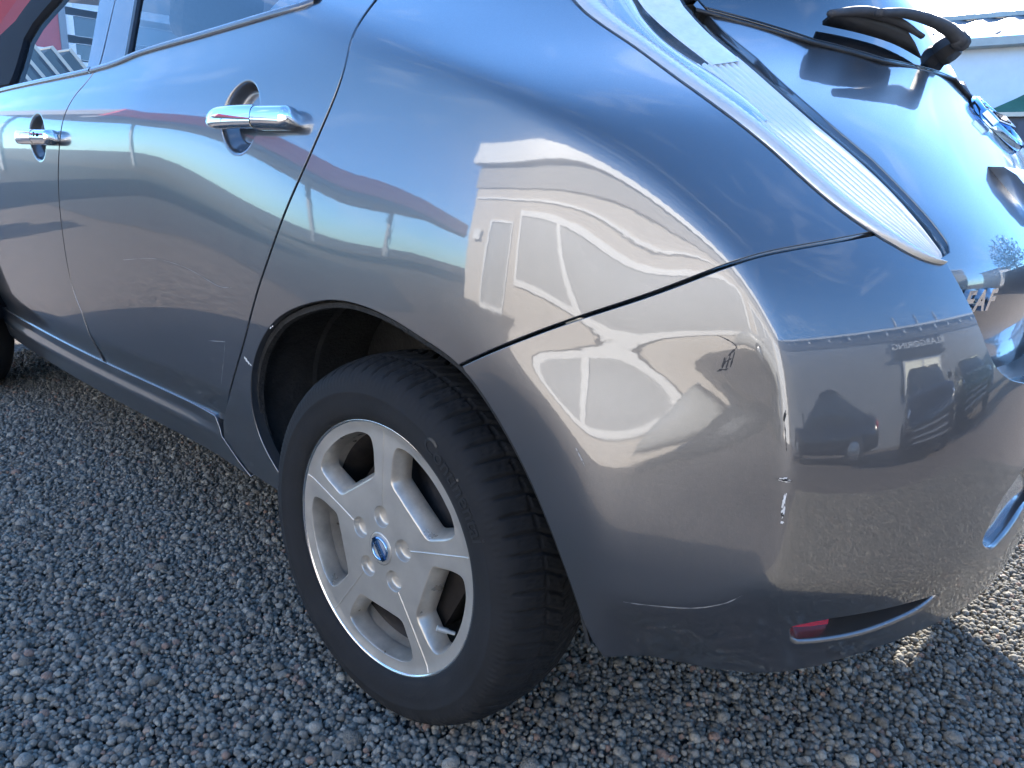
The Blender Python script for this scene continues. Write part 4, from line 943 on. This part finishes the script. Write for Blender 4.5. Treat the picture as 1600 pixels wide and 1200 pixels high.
# windscreen, bonnet, front wings and nose
V=[];F=[]
for i,t in enumerate(np.linspace(0,1,12)):
    x=-2.05-.78*t; z=1.44-.42*t; hw=.60+.14*t
    for s in np.linspace(-1,1,13): V.append((x-.10*(1-s*s)*t-.04*(1-s*s),YC+hw*s,z+.03*(1-s*s)))
F=[(i*13+j,i*13+j+1,(i+1)*13+j+1,(i+1)*13+j) for i in range(11) for j in range(12)]
mesh('windscreen',V,F,'screen_glass',CAR)
V=[];F=[]; xs=np.linspace(-2.10,-3.62,30); pr=np.linspace(0,1,20)
for x in xs:
    t=(x+2.10)/(-1.52); tz=1.02-.30*t**1.7-.10*max(0,t-.8)*5*max(0,t-.8); hw=.835*(1-.42*t**4)
    for q in pr:
        a=-.30+q*(math.pi+.60); cz=math.sin(a); cy=-math.cos(a)
        V.append((x,YC+hw*math.copysign(abs(cy)**.32,cy),.30+(tz-.30)*(max(0,cz)**.35 if cz>0 else 0)))
F=[(i*20+j,(i+1)*20+j,(i+1)*20+j+1,i*20+j+1) for i in range(29) for j in range(19)]+[tuple(29*20+j for j in range(20))]
mesh('front_body',V,F,'grey_metallic_paint',CAR)
# underbody and cabin
b=MB(); b.box((-3.3,.26,.20),(.42,1.51,.31)); b.build('underbody','liner_felt',CAR)
b=MB(); b.box((-2.2,.16,.42),(-.5,1.61,.46)); b.build('cabin_floor','seat_cloth',CAR); B_=MB(); B_.box((-.5,.34,.42),(.40,1.43,.62)); B_.build('boot_floor','seat_cloth',CAR)
def seat(x,y,wd,head):
    s=empty('seat',parent=CAR); b=MB()
    b.box((x-.30,y-wd/2,.50),(x+.22,y+wd/2,.66)); b.build('seat_base','seat_cloth',s,bevel=.04)
    b=MB(); M_=Matrix.Translation((x+.18,y,.62))@Matrix.Rotation(.30,4,'Y'); b.box((-.06,-wd/2,0),(.07,wd/2,.60),M_); b.build('backrest','seat_cloth',s,bevel=.04)
    for hy in head:
        b=MB(); M_=Matrix.Translation((x+.18,y+hy,.62))@Matrix.Rotation(.30,4,'Y'); b.box((-.05,-.13,.645),(.05,.13,.83),M_); b.build('headrest','seat_cloth',s,bevel=.04)
        for q in (-.06,.06): MB().tube([M_@Vector((0,q,.56)),M_@Vector((0,q,.68))],.006,8).build('headrest_post','chrome',s,smooth=True)
seat(-.86,YC,1.20,(-.34,.34)); seat(-1.72,.52,.50,(0,)); seat(-1.72,1.25,.50,(0,))
# dashboard
b=MB(); b.box((-2.45,.2,.72),(-2.0,1.57,.99)); b.build('dashboard','black_plastic',CAR,bevel=.04)

# ---------------------------------------------------------------- scratches and chipped paint
def strip(name,pts,wd,m,parent,off=.0004,fn=None,jit=.35):
    fn=fn or ev; q=np.array(spl(pts,6)); P=fn(q[:,0],q[:,1]); N=nrm_f(fn,q[:,0],q[:,1]); t=np.gradient(P,axis=0); t/=np.linalg.norm(t,axis=1)[:,None]; o=np.cross(t,N); k=len(q)
    w=wd*(.35+.65*np.sin(np.linspace(.15,math.pi-.15,k)))*(1+jit*rng.normal(size=k)); V=list(P+N*off+o*w[:,None]/2)+list(P+N*off-o*w[:,None]/2)
    F=[(i,i+1,k+i+1,k+i) for i in range(k-1)]; f=F[0]; g=np.cross(np.array(V[f[1]])-V[f[0]],np.array(V[f[2]])-V[f[0]])
    if g@N[0]<0: F=[f[::-1] for f in F]
    return mesh(name,V,F,m,parent)
def blob(name,c,a,b_,m,parent,off=.0005,seed=0,fn=None):
    fn=fn or ev; r=np.random.default_rng(seed); n=18; t=np.linspace(0,2*np.pi,n,endpoint=False); rad=1+.28*r.normal(size=n); q=np.stack([c[0]+a*rad*np.cos(t),c[1]+b_*rad*np.sin(t)],1)
    P=fn(q[:,0],q[:,1])+nrm_f(fn,q[:,0],q[:,1])*off; pc=fn([c[0]],[c[1]])+nrm_f(fn,[c[0]],[c[1]])*off; V=list(P)+list(pc); F=[(i,(i+1)%n,n) for i in range(n)]
    nn=nrm_f(fn,[c[0]],[c[1]])[0]; g=np.cross(P[1]-P[0],pc[0]-P[0])
    if g@nn<0: F=[f[::-1] for f in F]
    return mesh(name,V,F,m,parent)
for k in ('scr_a','scr_b','scr_c','scr_d','scr_e','scr_f','scr_g','scr_h','scr_i'): strip('paint_scratch',T[k],.0013 if k!='scr_a' else .0009,'scratch_dark',bumper,jit=.5)
c=T['chip_a'][0]; blob('paint_chip',c,.0011,.0058,'scuff_black',bumper,seed=1)
c=T['chip_b'][0]; blob('paint_chip',c,.0062,.0022,'bare_primer',bumper,seed=2,off=.0004); blob('paint_chip',c,.0054,.0017,'scuff_black',bumper,seed=3,off=.0007)
c=T['chip_c'][0]; blob('paint_chip',c,.0014,.0085,'bare_primer',bumper,seed=4)
c=T['chip_d'][0]; blob('paint_chip',c,.0018,.0055,'bare_primer',bumper,seed=5); blob('paint_chip',(c[0]-.0008,c[1]-.003),.0012,.0020,'scuff_black',bumper,seed=6,off=.0008)
c=T['chip_e'][0]; blob('paint_chip',c,.0017,.0016,'bare_primer',bumper,seed=7)
strip('paint_scratch',T['line_crest'],.0007,'scuff_black',bumper,jit=.7)
strip('paint_scratch',T['lipscr'],.0010,'scratch_pale',bumper,jit=.6); strip('paint_scratch',T['bfs'],.0015,'scratch_pale',bumper,jit=.6)
strip('paint_scratch',T['doorscr'],.0009,'scratch_pale',rear_door,fn=evd,off=.0006,jit=.6); strip('paint_scratch',T['doorscr2'],.0010,'scratch_pale',rear_door,fn=evd,off=.0006,jit=.8); strip('paint_scratch',T['doorscr3'],.0009,'scratch_pale',rear_door,fn=evd,off=.0006,jit=.8)
strip('paint_chip',T['archchip'],.0042,'bare_primer',quarter,jit=.5); strip('paint_chip',T['archchip2'],.0030,'bare_primer',quarter,jit=.5)

# ================================================================= THE YARD ROUND THE CAR
mat('white_cladding',(.70,.71,.72),.5,var=.06,vscale=3); mat('white_trim',(.84,.82,.78),.4,var=.04,vscale=4)
mat('roof_sheet',(.085,.088,.095),.5,var=.30,vscale=2.5,detail=9); mat('grey_cladding',(.30,.31,.32),.55,var=.08,vscale=2)
mat('red_render',(.50,.060,.055),.6,var=.08,vscale=1.5); mat('red_fascia',(.85,.045,.05),.35,var=.05)
mat('window_pane',(.03,.04,.05),.03,spec=.9); mat('dark_sheet',(.045,.060,.085),.5,var=.12,vscale=1.2); mat('green_canvas',(.030,.115,.060),.7,var=.2,vscale=3)
mat('board_green',(.030,.055,.055),.6,var=.2,vscale=3); mat('board_edge',(.62,.57,.45),.6); mat('concrete',(.34,.33,.31),.85,var=.2,vscale=3)
mat('sign_dark',(.03,.033,.04),.4); mat('bark',(.09,.065,.045),.9,var=.3,vscale=10); mat('leaf',(.060,.105,.028),.6,var=.35,vscale=2)
mat('car_black',(.012,.012,.014),.2,coat=1.); mat('car_silver',(.35,.36,.37),.3,.7,coat=1.); mat('car_olive',(.06,.075,.035),.3,.2,coat=1.); mat('car_white',(.46,.45,.42),.4,coat=.6)
mat('lamp_clear',(.75,.77,.8),.1,.6,coat=1.); mat('tyre_far',(.025,.025,.027),.8); mat('post_grey',(.25,.25,.26),.5,.4)
def wall(name,a,b,h,t,m,parent,z0=0.):
    "an upright slab between two ground points"
    a=Vector((*a,0)); b=Vector((*b,0)); d=(b-a).normalized(); n=Vector((-d.y,d.x,0))*t; mb=MB()
    V=[a+Vector((0,0,z0)),b+Vector((0,0,z0)),b+n+Vector((0,0,z0)),a+n+Vector((0,0,z0))]; V+= [v+Vector((0,0,h-z0)) for v in V]
    mb.add(V,[(0,3,2,1),(4,5,6,7),(0,1,5,4),(1,2,6,5),(2,3,7,6),(3,0,4,7)]); return mb.build(name,m,parent)
def B(name,lo,hi,m,parent,bevel=0): return MB().box(lo,hi).build(name,m,parent,bevel=bevel)
def window_x(parent,x,y0,y1,z0,z1,sgn,fr=.08,bars=0,rows=0,pm='window_pane',fm='white_trim'):
    "window in a wall facing +-X: frame pieces and pane"
    t=.05*sgn; w=B('window',(min(x,x+t*.3),y0,z0),(max(x,x+t*.3),y1,z1),pm,parent)
    pcs=[(y0-fr,y0,z0-fr,z1+fr),(y1,y1+fr,z0-fr,z1+fr),(y0,y1,z0-fr,z0),(y0,y1,z1,z1+fr)]
    for k in range(bars): q=y0+(y1-y0)*(k+1)/(bars+1); pcs.append((q-fr/2,q+fr/2,z0,z1))
    for k in range(rows): q=z0+(z1-z0)*(k+1)/(rows+1); pcs.append((y0,y1,q-fr/2,q+fr/2))
    for a,b_,c,d in pcs: B('window_frame',(min(x,x+t),a,c),(max(x,x+t),b_,d),fm,w)
def window_y(parent,y,x0,x1,z0,z1,sgn,fr=.08,bars=0,rows=0,pm='window_pane',fm='white_trim',nm='window'):
    t=.05*sgn; w=B(nm,(x0,min(y,y+t*.3),z0),(x1,max(y,y+t*.3),z1),pm,parent)
    pcs=[(x0-fr,x0,z0-fr,z1+fr),(x1,x1+fr,z0-fr,z1+fr),(x0,x1,z0-fr,z0),(x0,x1,z1,z1+fr)]
    for k in range(bars): q=x0+(x1-x0)*(k+1)/(bars+1); pcs.append((q-fr/2,q+fr/2,z0,z1))
    for k in range(rows): q=z0+(z1-z0)*(k+1)/(rows+1); pcs.append((x0,x1,q-fr/2,q+fr/2))
    for a,b_,c,d in pcs: B('window_frame',(a,min(y,y+t),c),(b_,max(y,y+t),d),fm,w)
# -- white warehouse across the yard (behind the tailgate)
wh=empty('white_warehouse',(-6,17,0),'long white warehouse with a ribbed pale roof behind the car','building')
wh.location=(0,0,0)
y0=15.0; ev_z=.916+15.9*math.tan(math.radians(8.55))
B('wall',(-16,y0,0),(4.0,y0+9,ev_z),'white_cladding',wh)
B('eaves_trim',(-16.3,y0-.35,ev_z-.04),(4.3,y0-.02,ev_z+.09),'roof_trim',wh)
mb=MB(); x=-16.2; V=[];F=[]; n=0
xs=np.arange(-16.2,4.2,.125); ph=np.abs(((np.arange(len(xs)))%4)-1.5)<1; rise=2.6; run=9.0
V=[(x,y0-.34,ev_z+.10+.035*p) for x,p in zip(xs,ph)]+[(x,y0-.34+run*.27,ev_z+.10+rise*.27+.035*p) for x,p in zip(xs,ph)]
k=len(xs); F=[(i,i+1,k+i+1,k+i) for i in range(k-1)]; mesh('roof_sheet_lower',V,F,'roof_sheet',wh,smooth=False)
V=[(x,y0-.34+run*.265,ev_z+.14+rise*.27+.035*p) for x,p in zip(xs,ph)]+[(x,y0-.34+run,ev_z+.14+rise+.035*p) for x,p in zip(xs,ph)]
mesh('roof_sheet_upper',V,F,'roof_sheet',wh,smooth=False)
B('roof_joint',(-16.2,y0-.34+run*.262,ev_z+.11+rise*.27),(4.2,y0-.34+run*.285,ev_z+.19+rise*.272),'roof_trim',wh)
for k_ in range(9):
    xx=-5.6+k_*.52+.15*random.random(); hh=.25+.4*random.random(); tt=.25+.2*random.random()
    V=[(xx,y0-.34+.3+0*run,0),]
    a=tt*.6; bq=a+hh; V=[(xx+dx,y0-.34+q,ev_z+.10+rise*q/run+.04) for q in (a,bq) for dx in (0,.05)]; mesh('rust_streak',V,[(0,1,3,2)],'rust',wh,smooth=False)
# -- dark container with pale capping and a green gazebo roof behind it
ct=empty('storage_container',(-.8,9.5,0),'low dark blue storage container with a cream top rail, right of the tailgate','container'); ct.location=(0,0,0)
zc=.916+10.35*math.tan(math.radians(4.55)); 
B('side_wall',(-2.35,9.6,0),(6.5,11.9,zc),'dark_sheet',ct); B('top_rail',(-2.4,9.52,zc),(6.55,11.95,zc+.045),'board_edge',ct)
for k_ in range(30): B('rib',(-2.3+k_*.29,9.565,.1),(-2.3+k_*.29+.14,9.602,zc-.05),'dark_sheet',ct)
gz_=empty('gazebo',(-1.35,13,0),'dark green canvas gazebo roof rising behind the container','gazebo'); gz_.location=(0,0,0)
gx,gy=-1.42,13.4; za=.916+14.3*math.tan(math.radians(5.95)); ze=.916+13*math.tan(math.radians(4.4)); r_=1.05
V=[(gx-r_,gy-r_,ze),(gx+r_,gy-r_,ze),(gx+r_,gy+r_,ze),(gx-r_,gy+r_,ze),(gx,gy,za)]
for a,b_ in ((0,1),(1,2),(2,3),(3,0)):
    P0,P1,P2=Vector(V[a]),Vector(V[b_]),Vector(V[4]); L=[]
    for s in np.linspace(0,1,7): L+=[P0.lerp(P2,s)+Vector((0,0,-.10*math.sin(math.pi*s))),P1.lerp(P2,s)+Vector((0,0,-.10*math.sin(math.pi*s)))]
    mesh('canopy_panel',L,[(2*i,2*i+1,2*i+3,2*i+2) for i in range(6)],'green_canvas',gz_)
MB().lathe([(.06,za-.03),(.06,za+.06),(.0,za+.07)],12,axis='Z',M=Matrix.Translation((gx,gy,0))).build('finial','green_canvas',gz_)
for sx in (-1,1):
    for sy in (-1,1): MB().tube([(gx+sx*r_*.97,gy+sy*r_*.97,0),(gx+sx*r_*.97,gy+sy*r_*.97,ze)],.025,8).build('leg','post_grey',gz_)
# -- red building seen through the car's front windows
rb=empty('red_building',(-13,4,0),'red rendered building with white window frames, seen through the front door window','building'); rb.location=(0,0,0)
xr_=-13.0; ya=lambda az: -.699+(.903-xr_)*math.tan(math.radians(90-az)) 
yb=ya(70.35)
B('wall',(xr_-5,2.3,0),(xr_,yb,4.6),'red_render',rb); B('glazed_bay',(xr_-5,yb,0),(xr_-.06,yb+7,4.6),'white_cladding',rb); B('corner_post',(xr_-.2,yb,0),(xr_+.03,yb+.10,4.6),'post_grey',rb)
zz=lambda el: .916+14.7*math.tan(math.radians(el))
window_x(rb,xr_-.05,yb+.22,yb+2.6,zz(5.6),zz(6.55)-.0,1,fr=.11,bars=0); window_x(rb,xr_-.05,yb+.22,yb+2.6,zz(6.95),zz(8.1),1,fr=.11); window_x(rb,xr_-.05,yb+.22,yb+2.6,zz(8.5),zz(9.6),1,fr=.11,pm='white_cladding')
window_x(rb,xr_-.05,yb+.22,yb+2.6,.3,zz(5.2),1,fr=.11)
sg=B('notice_board',(xr_+.0,ya(72.95),zz(3.9)),(xr_+.02,ya(70.75),zz(6.02)),'red_render',rb)
for a,b_,c,d in ((72.95,70.75,5.93,6.05),(72.95,70.75,3.9,4.0),(72.95,72.85,4.0,5.93),(70.85,70.75,4.0,5.93)): B('notice_border',(xr_+.02,ya(a),zz(c)),(xr_+.035,ya(b_),zz(d)),'white_trim',sg)
for zl0,words in ((zz(5.50),(.34,.46)),(zz(5.12),(.22,.14,.28,.40)),(zz(4.74),(.50,.30))):   # lettering too small to read: word-long strokes
    yy=ya(72.6)
    for wl in words: B('notice_lettering',(xr_+.02,yy,zl0),(xr_+.032,yy+wl,zl0+.10),'white_trim',sg); yy+=wl+.07
# leaning boards in front of it
xb=-8.6
yl=lambda az: -.699+(.903-xb)*math.tan(math.radians(90-az))
zl_=lambda el: .916+9.95*math.tan(math.radians(el))
for k_,wd_ in enumerate(('leftmost','second from the left','third from the left','third from the right','second from the right','rightmost')):
    az=74.3-.93*k_; y=yl(az); bd=empty('leaning_board',(0,0,0),'cream edged dark green board, '+wd_+' in the row before the red building','board','boards leaning in a row')
    M_=Matrix.Translation((xb,y,zl_(3.6)-.05))@Matrix.Rotation(math.radians(38),4,'X')
    MB().box((-.35,-.015,-.75),(.30,.15,.46),M_).build('panel','board_green',bd); MB().box((-.36,.152,-.75),(.31,.185,.47),M_).build('edge_strip','board_edge',bd)
rk=B('board_rack',(xb-.6,yl(77),.0),(xb+.5,yl(66.5),zl_(3.35)),'board_green',None); tag(rk,'low dark green rack that carries the leaning boards','rack')
# -- white workshop behind the photographer, mirrored in the flank
ws=empty('white_workshop',(0,-10,0),'pale grey workshop with white fascia and white framed windows, mirrored in the rear flank','building'); ws.location=(0,0,0); mat('workshop_wall',(.58,.52,.45),.6,var=.05,vscale=1.5); mat('workshop_band',(.36,.34,.32),.6,var=.05); mat('blind_pane',(.43,.42,.40),.3,var=.08,vscale=2)
yw=-9.0; hw=4.3
B('wall',(-7.2,yw-8,0),(9.5,yw,hw),'workshop_wall',ws); B('fascia',(-7.5,yw,hw-.25),(9.8,yw+.30,hw+.45),'white_trim',ws); B('fascia_band',(-7.3,yw,hw-1.0),(9.6,yw+.06,hw-.25),'workshop_band',ws)
window_y(ws,yw+.01,-6.2,-5.0,.05,2.25,1,fr=.07,pm='blind_pane',nm='door'); window_y(ws,yw+.01,-4.2,.6,.7,2.5,1,fr=.16,bars=1,pm='blind_pane'); window_y(ws,yw+.01,1.5,5.5,.7,2.5,1,fr=.16,bars=1,pm='blind_pane'); window_y(ws,yw+.01,6.3,9.0,.05,2.9,1,fr=.12,rows=3,pm='white_cladding',nm='roller_door')
B('rail',(-7.1,yw,2.95),(9.4,yw+.05,3.0),'white_trim',ws); B('wall_lamp',(-6.9,yw,1.7),(-6.6,yw+.12,2.0),'white_trim',ws)
# -- preparation hall behind the car
kh=empty('preparation_hall',(11,0,0),'grey hall with a lettered sign over a lit window, mirrored in the rear bumper','building'); kh.location=(0,0,0)
xk=11.0; hk=4.4
B('wall',(xk,-12,0),(xk+8,9.5,hk),'grey_cladding',kh); B('gutter',(xk-.18,-12.2,hk-.02),(xk,9.7,hk+.12),'white_trim',kh); B('fascia',(xk-.04,-12.1,hk-.75),(xk,9.6,hk-.02),'grey_dark',kh)
for k_ in range(20): B('bracket',(xk-.10,-11.6+k_*1.08,hk-.35),(xk-.04,-11.6+k_*1.08+.10,hk-.02),'white_trim',kh)
sgn=B('sign_board',(xk-.10,1.6,2.75),(xk-.041,4.7,3.62),'sign_dark',kh)
text_mesh('sign_lettering','KLARGØRING',.56,.01,None,'white_trim',sgn,fn=lambda p:Vector((xk-.115-p.z,3.15-p.x,3.19+p.y)),bold=.012)
B('porch',(xk-.22,1.5,2.50),(xk,4.8,2.62),'sign_dark',kh); window_x(kh,xk-.02,2.0,4.3,1.15,2.2,-1,fr=.10,bars=1,pm='lit_window')
for k_ in range(3): MB().tube([(xk+.5,2.2+k_*1.5,hk),(xk+.5,2.2+k_*1.5,hk+1.1)],.09,10).build('flue','post_grey',kh)
# -- red canopy down the road, mirrored in the doors
cn=empty('forecourt_canopy',(-20,-12,0),'flat forecourt canopy with a red fascia on posts, mirrored in the doors','canopy'); cn.location=(0,0,0)
cn.location=(-16,-5.2,0); cn.rotation_euler=(0,0,math.atan2(-16.8,-6.0))
B('canopy_roof',(0,-9,4.55),(26,0,4.62),'white_cladding',cn)
B('fascia',(-.1,0,3.95),(26.1,.12,5.0),'red_fascia',cn); B('end_fascia',(-.12,-9,4.15),(0,0,4.95),'grey_dark',cn)
B('soffit_beam',(0,-.7,3.7),(26,-.02,3.95),'grey_dark',cn)
for px in (1.5,9,17,25):
    for py in (-7.5,): B('post',(px-.12,py-.12,0),(px+.12,py+.12,4.55),'post_grey',cn)
# flat dark strip laid beyond the gravel
rd=mesh('dark_lane',[(-60,-8.2,-.010),(-9.8,-8.2,-.010),(-3.9,-3.6,-.010),(-3.9,-2.3,-.010),(-60,-2.3,-.010)],[(0,1,2,3,4)],'dark_ground',smooth=False); rd['kind']='structure'
def leaves(name,C_,n,r,s,m,parent,seed):
    q=np.random.default_rng(seed); d=q.normal(size=(n,3)); d/=np.linalg.norm(d,axis=1)[:,None]; d*=(q.random(n)**.45)[:,None]; ctr=np.array(C_)+d*np.array(r); V=[];F=[]
    a=q.normal(size=(n,3)); a/=np.linalg.norm(a,axis=1)[:,None]; b_=np.cross(a,q.normal(size=(n,3))); b_/=np.linalg.norm(b_,axis=1)[:,None]; sz=s*(.6+.8*q.random(n))
    P=np.stack([ctr-a*sz[:,None],ctr+b_*sz[:,None]*.5,ctr+a*sz[:,None],ctr-b_*sz[:,None]*.5],1).reshape(-1,3); F=[(4*i,4*i+1,4*i+2,4*i+3) for i in range(n)]
    return mesh(name,P,F,m,parent,smooth=False)
def tree(x,y,h,r,label,seed):
    t=empty('yard_tree',(x,y,0),label,'tree'); t.location=(0,0,0); b=MB(); b.tube([(x,y,0),(x+.05,y,h*.35),(x-.05,y+.08,h*.7)],[.14,.10,.05],10)
    q=random.Random(seed)
    for k_ in range(7):
        a=q.random()*6.28; z=h*(.3+.4*q.random()); b.tube([(x,y,z),(x+math.cos(a)*r*.4,y+math.sin(a)*r*.4,z+h*.14),(x+math.cos(a)*r*.75,y+math.sin(a)*r*.75,z+h*.2)],[.05,.03,.012],6)
    b.build('trunk','bark',t,smooth=True); cg=np.random.default_rng(seed); Vc=[]
    parts=[leaves('crown',(x,y,h*.66),1500,(r,r,h*.32),.10,'leaf',t,seed)]
    return t
tree(5.2,9.8,4.6,1.5,'loose green tree mirrored at the right edge of the tailgate',11)
kb=empty('white_kiosk',(9,6,0),'small white rendered kiosk mirrored low in the tailgate','kiosk'); kb.location=(0,0,0)
B('wall',(8.2,11.5,0),(10.6,14,2.9),'white_cladding',kb); B('roof',(8.0,11.3,2.9),(10.8,14.2,3.05),'grey_dark',kb); window_x(kb,8.19,12.2,13.2,1.0,2.0,-1,fr=.06)
# -- parked cars mirrored in the bumper and flank
def parked(name,label,loc,rz,paint,L,Wd,top,belt_,roofx,hood,pane='window_pane'):
    c=empty(name,loc,label,'car','cars parked in the yard',rz=rz)
    def sect(xs,zt,zb,hw,pw,nm,m):
        V=[];F=[]; k=24
        for x,a,b_,w_ in zip(xs,zt,zb,hw):
            for j in range(k):
                q=2*math.pi*j/k; cc,ss=math.cos(q),math.sin(q); V.append((x,w_*math.copysign(abs(cc)**pw,cc),(a+b_)/2+(a-b_)/2*math.copysign(abs(ss)**pw,ss)))
        n=len(xs); F=[(i*k+j,i*k+(j+1)%k,(i+1)*k+(j+1)%k,(i+1)*k+j) for i in range(n-1) for j in range(k)]+[tuple(range(k))[::-1],tuple((n-1)*k+j for j in range(k))]
        return mesh(nm,V,F,m,c)
    xs=np.linspace(-L/2,L/2,36); e=np.abs(xs)/(L/2)
    zt=np.where(xs<roofx[0],np.interp(xs,[-L/2,-L/2+.18,roofx[0]],[hood*.80,hood,belt_]),np.interp(xs,[roofx[0],roofx[3],L/2-.05,L/2],[belt_,belt_+.04,belt_-.04,belt_*.82]))
    sect(xs,zt,.20+.12*e**6,Wd/2*(1-.16*e**6),.42,'body',paint)
    gx=np.linspace(roofx[0]-.15,roofx[3]+.1,22); gt=np.interp(gx,[roofx[0]-.15,roofx[1],(roofx[1]+roofx[2])/2,roofx[2],roofx[3]+.1],[belt_-.05,top-.04,top,top-.05,belt_-.03]); sect(gx,gt,np.full(22,belt_-.12),np.full(22,Wd/2*.80),.5,'cabin_glass',pane)
    gx=np.linspace(roofx[1]-.05,roofx[2]+.05,12); sect(gx,np.interp(gx,[roofx[1]-.05,(roofx[1]+roofx[2])/2,roofx[2]+.05],[top-.03,top+.015,top-.035]),np.full(12,top-.09),np.full(12,Wd/2*.70),.6,'roof',paint)
    for sx in (-L/2+.80,L/2-.78):
        for sy in (-1,1):
            M_=Matrix.Translation((sx,sy*(Wd/2-.10),.31)); MB().lathe([(.0,-.10*sy),(.19,-.10*sy),(.21,-.11*sy),(.28,-.115*sy),(.31,-.08*sy),(.31,.09*sy)][::1],32,M=Matrix.Translation((sx,sy*(Wd/2-.10),.31))@Matrix.Scale(-1,4,(0,1,0))).build('wheel','tyre_far',c,smooth=True)
            MB().lathe([(.0,.118*sy),(.17,.112*sy),(.195,.105*sy)],20,M=M_).build('wheel_disc','car_silver',c,smooth=True)
    for sy in (-1,1):
        MB().box((-L/2+.04,sy*Wd*.34-.17,hood*.72),(-L/2+.30,sy*Wd*.34+.17,hood*.84)).build('headlight','lamp_clear',c,bevel=.05)
        MB().box((L/2-.20,sy*Wd*.36-.10,belt_*.74),(L/2-.02,sy*Wd*.36+.10,belt_*.90)).build('rear_light','red_reflector',c,bevel=.04)
        MB().box((roofx[0]+.1,sy*(Wd/2+.06)-.08,belt_),(roofx[0]+.2,sy*(Wd/2+.06)+.08,belt_+.14)).build('mirror',paint,c,bevel=.03)
    for k_ in range(3): MB().box((-L/2-.012,-.55,.30+.09*k_),(-L/2+.05,.55,.325+.09*k_)).build('grille_bar','lamp_clear',c)
    return c
parked('sports_car','long low black sports coupe mirrored in the bumper',(7.6,-1.9,0),math.radians(90),'car_black',4.5,1.82,1.24,.86,(-.55,.35,.75,1.95),.78)
parked('small_car','black hatchback facing the yard, mirrored in the bumper',(7.3,2.1,0),math.radians(8),'car_black',3.9,1.70,1.46,.93,(-.85,-.1,1.2,1.75),.86)
parked('estate_car','olive green estate car mirrored beside the black hatchback',(8.6,5.2,0),math.radians(20),'car_olive',4.3,1.75,1.50,.96,(-.9,-.15,1.5,2.0),.90)
parked('white_car','white hatchback parked before the workshop, mirrored in the bumper side',(2.4,-6.9,0),math.radians(3),'car_white',4.2,1.76,1.48,.94,(-.9,-.1,1.3,1.9),.88,pane='blind_pane')
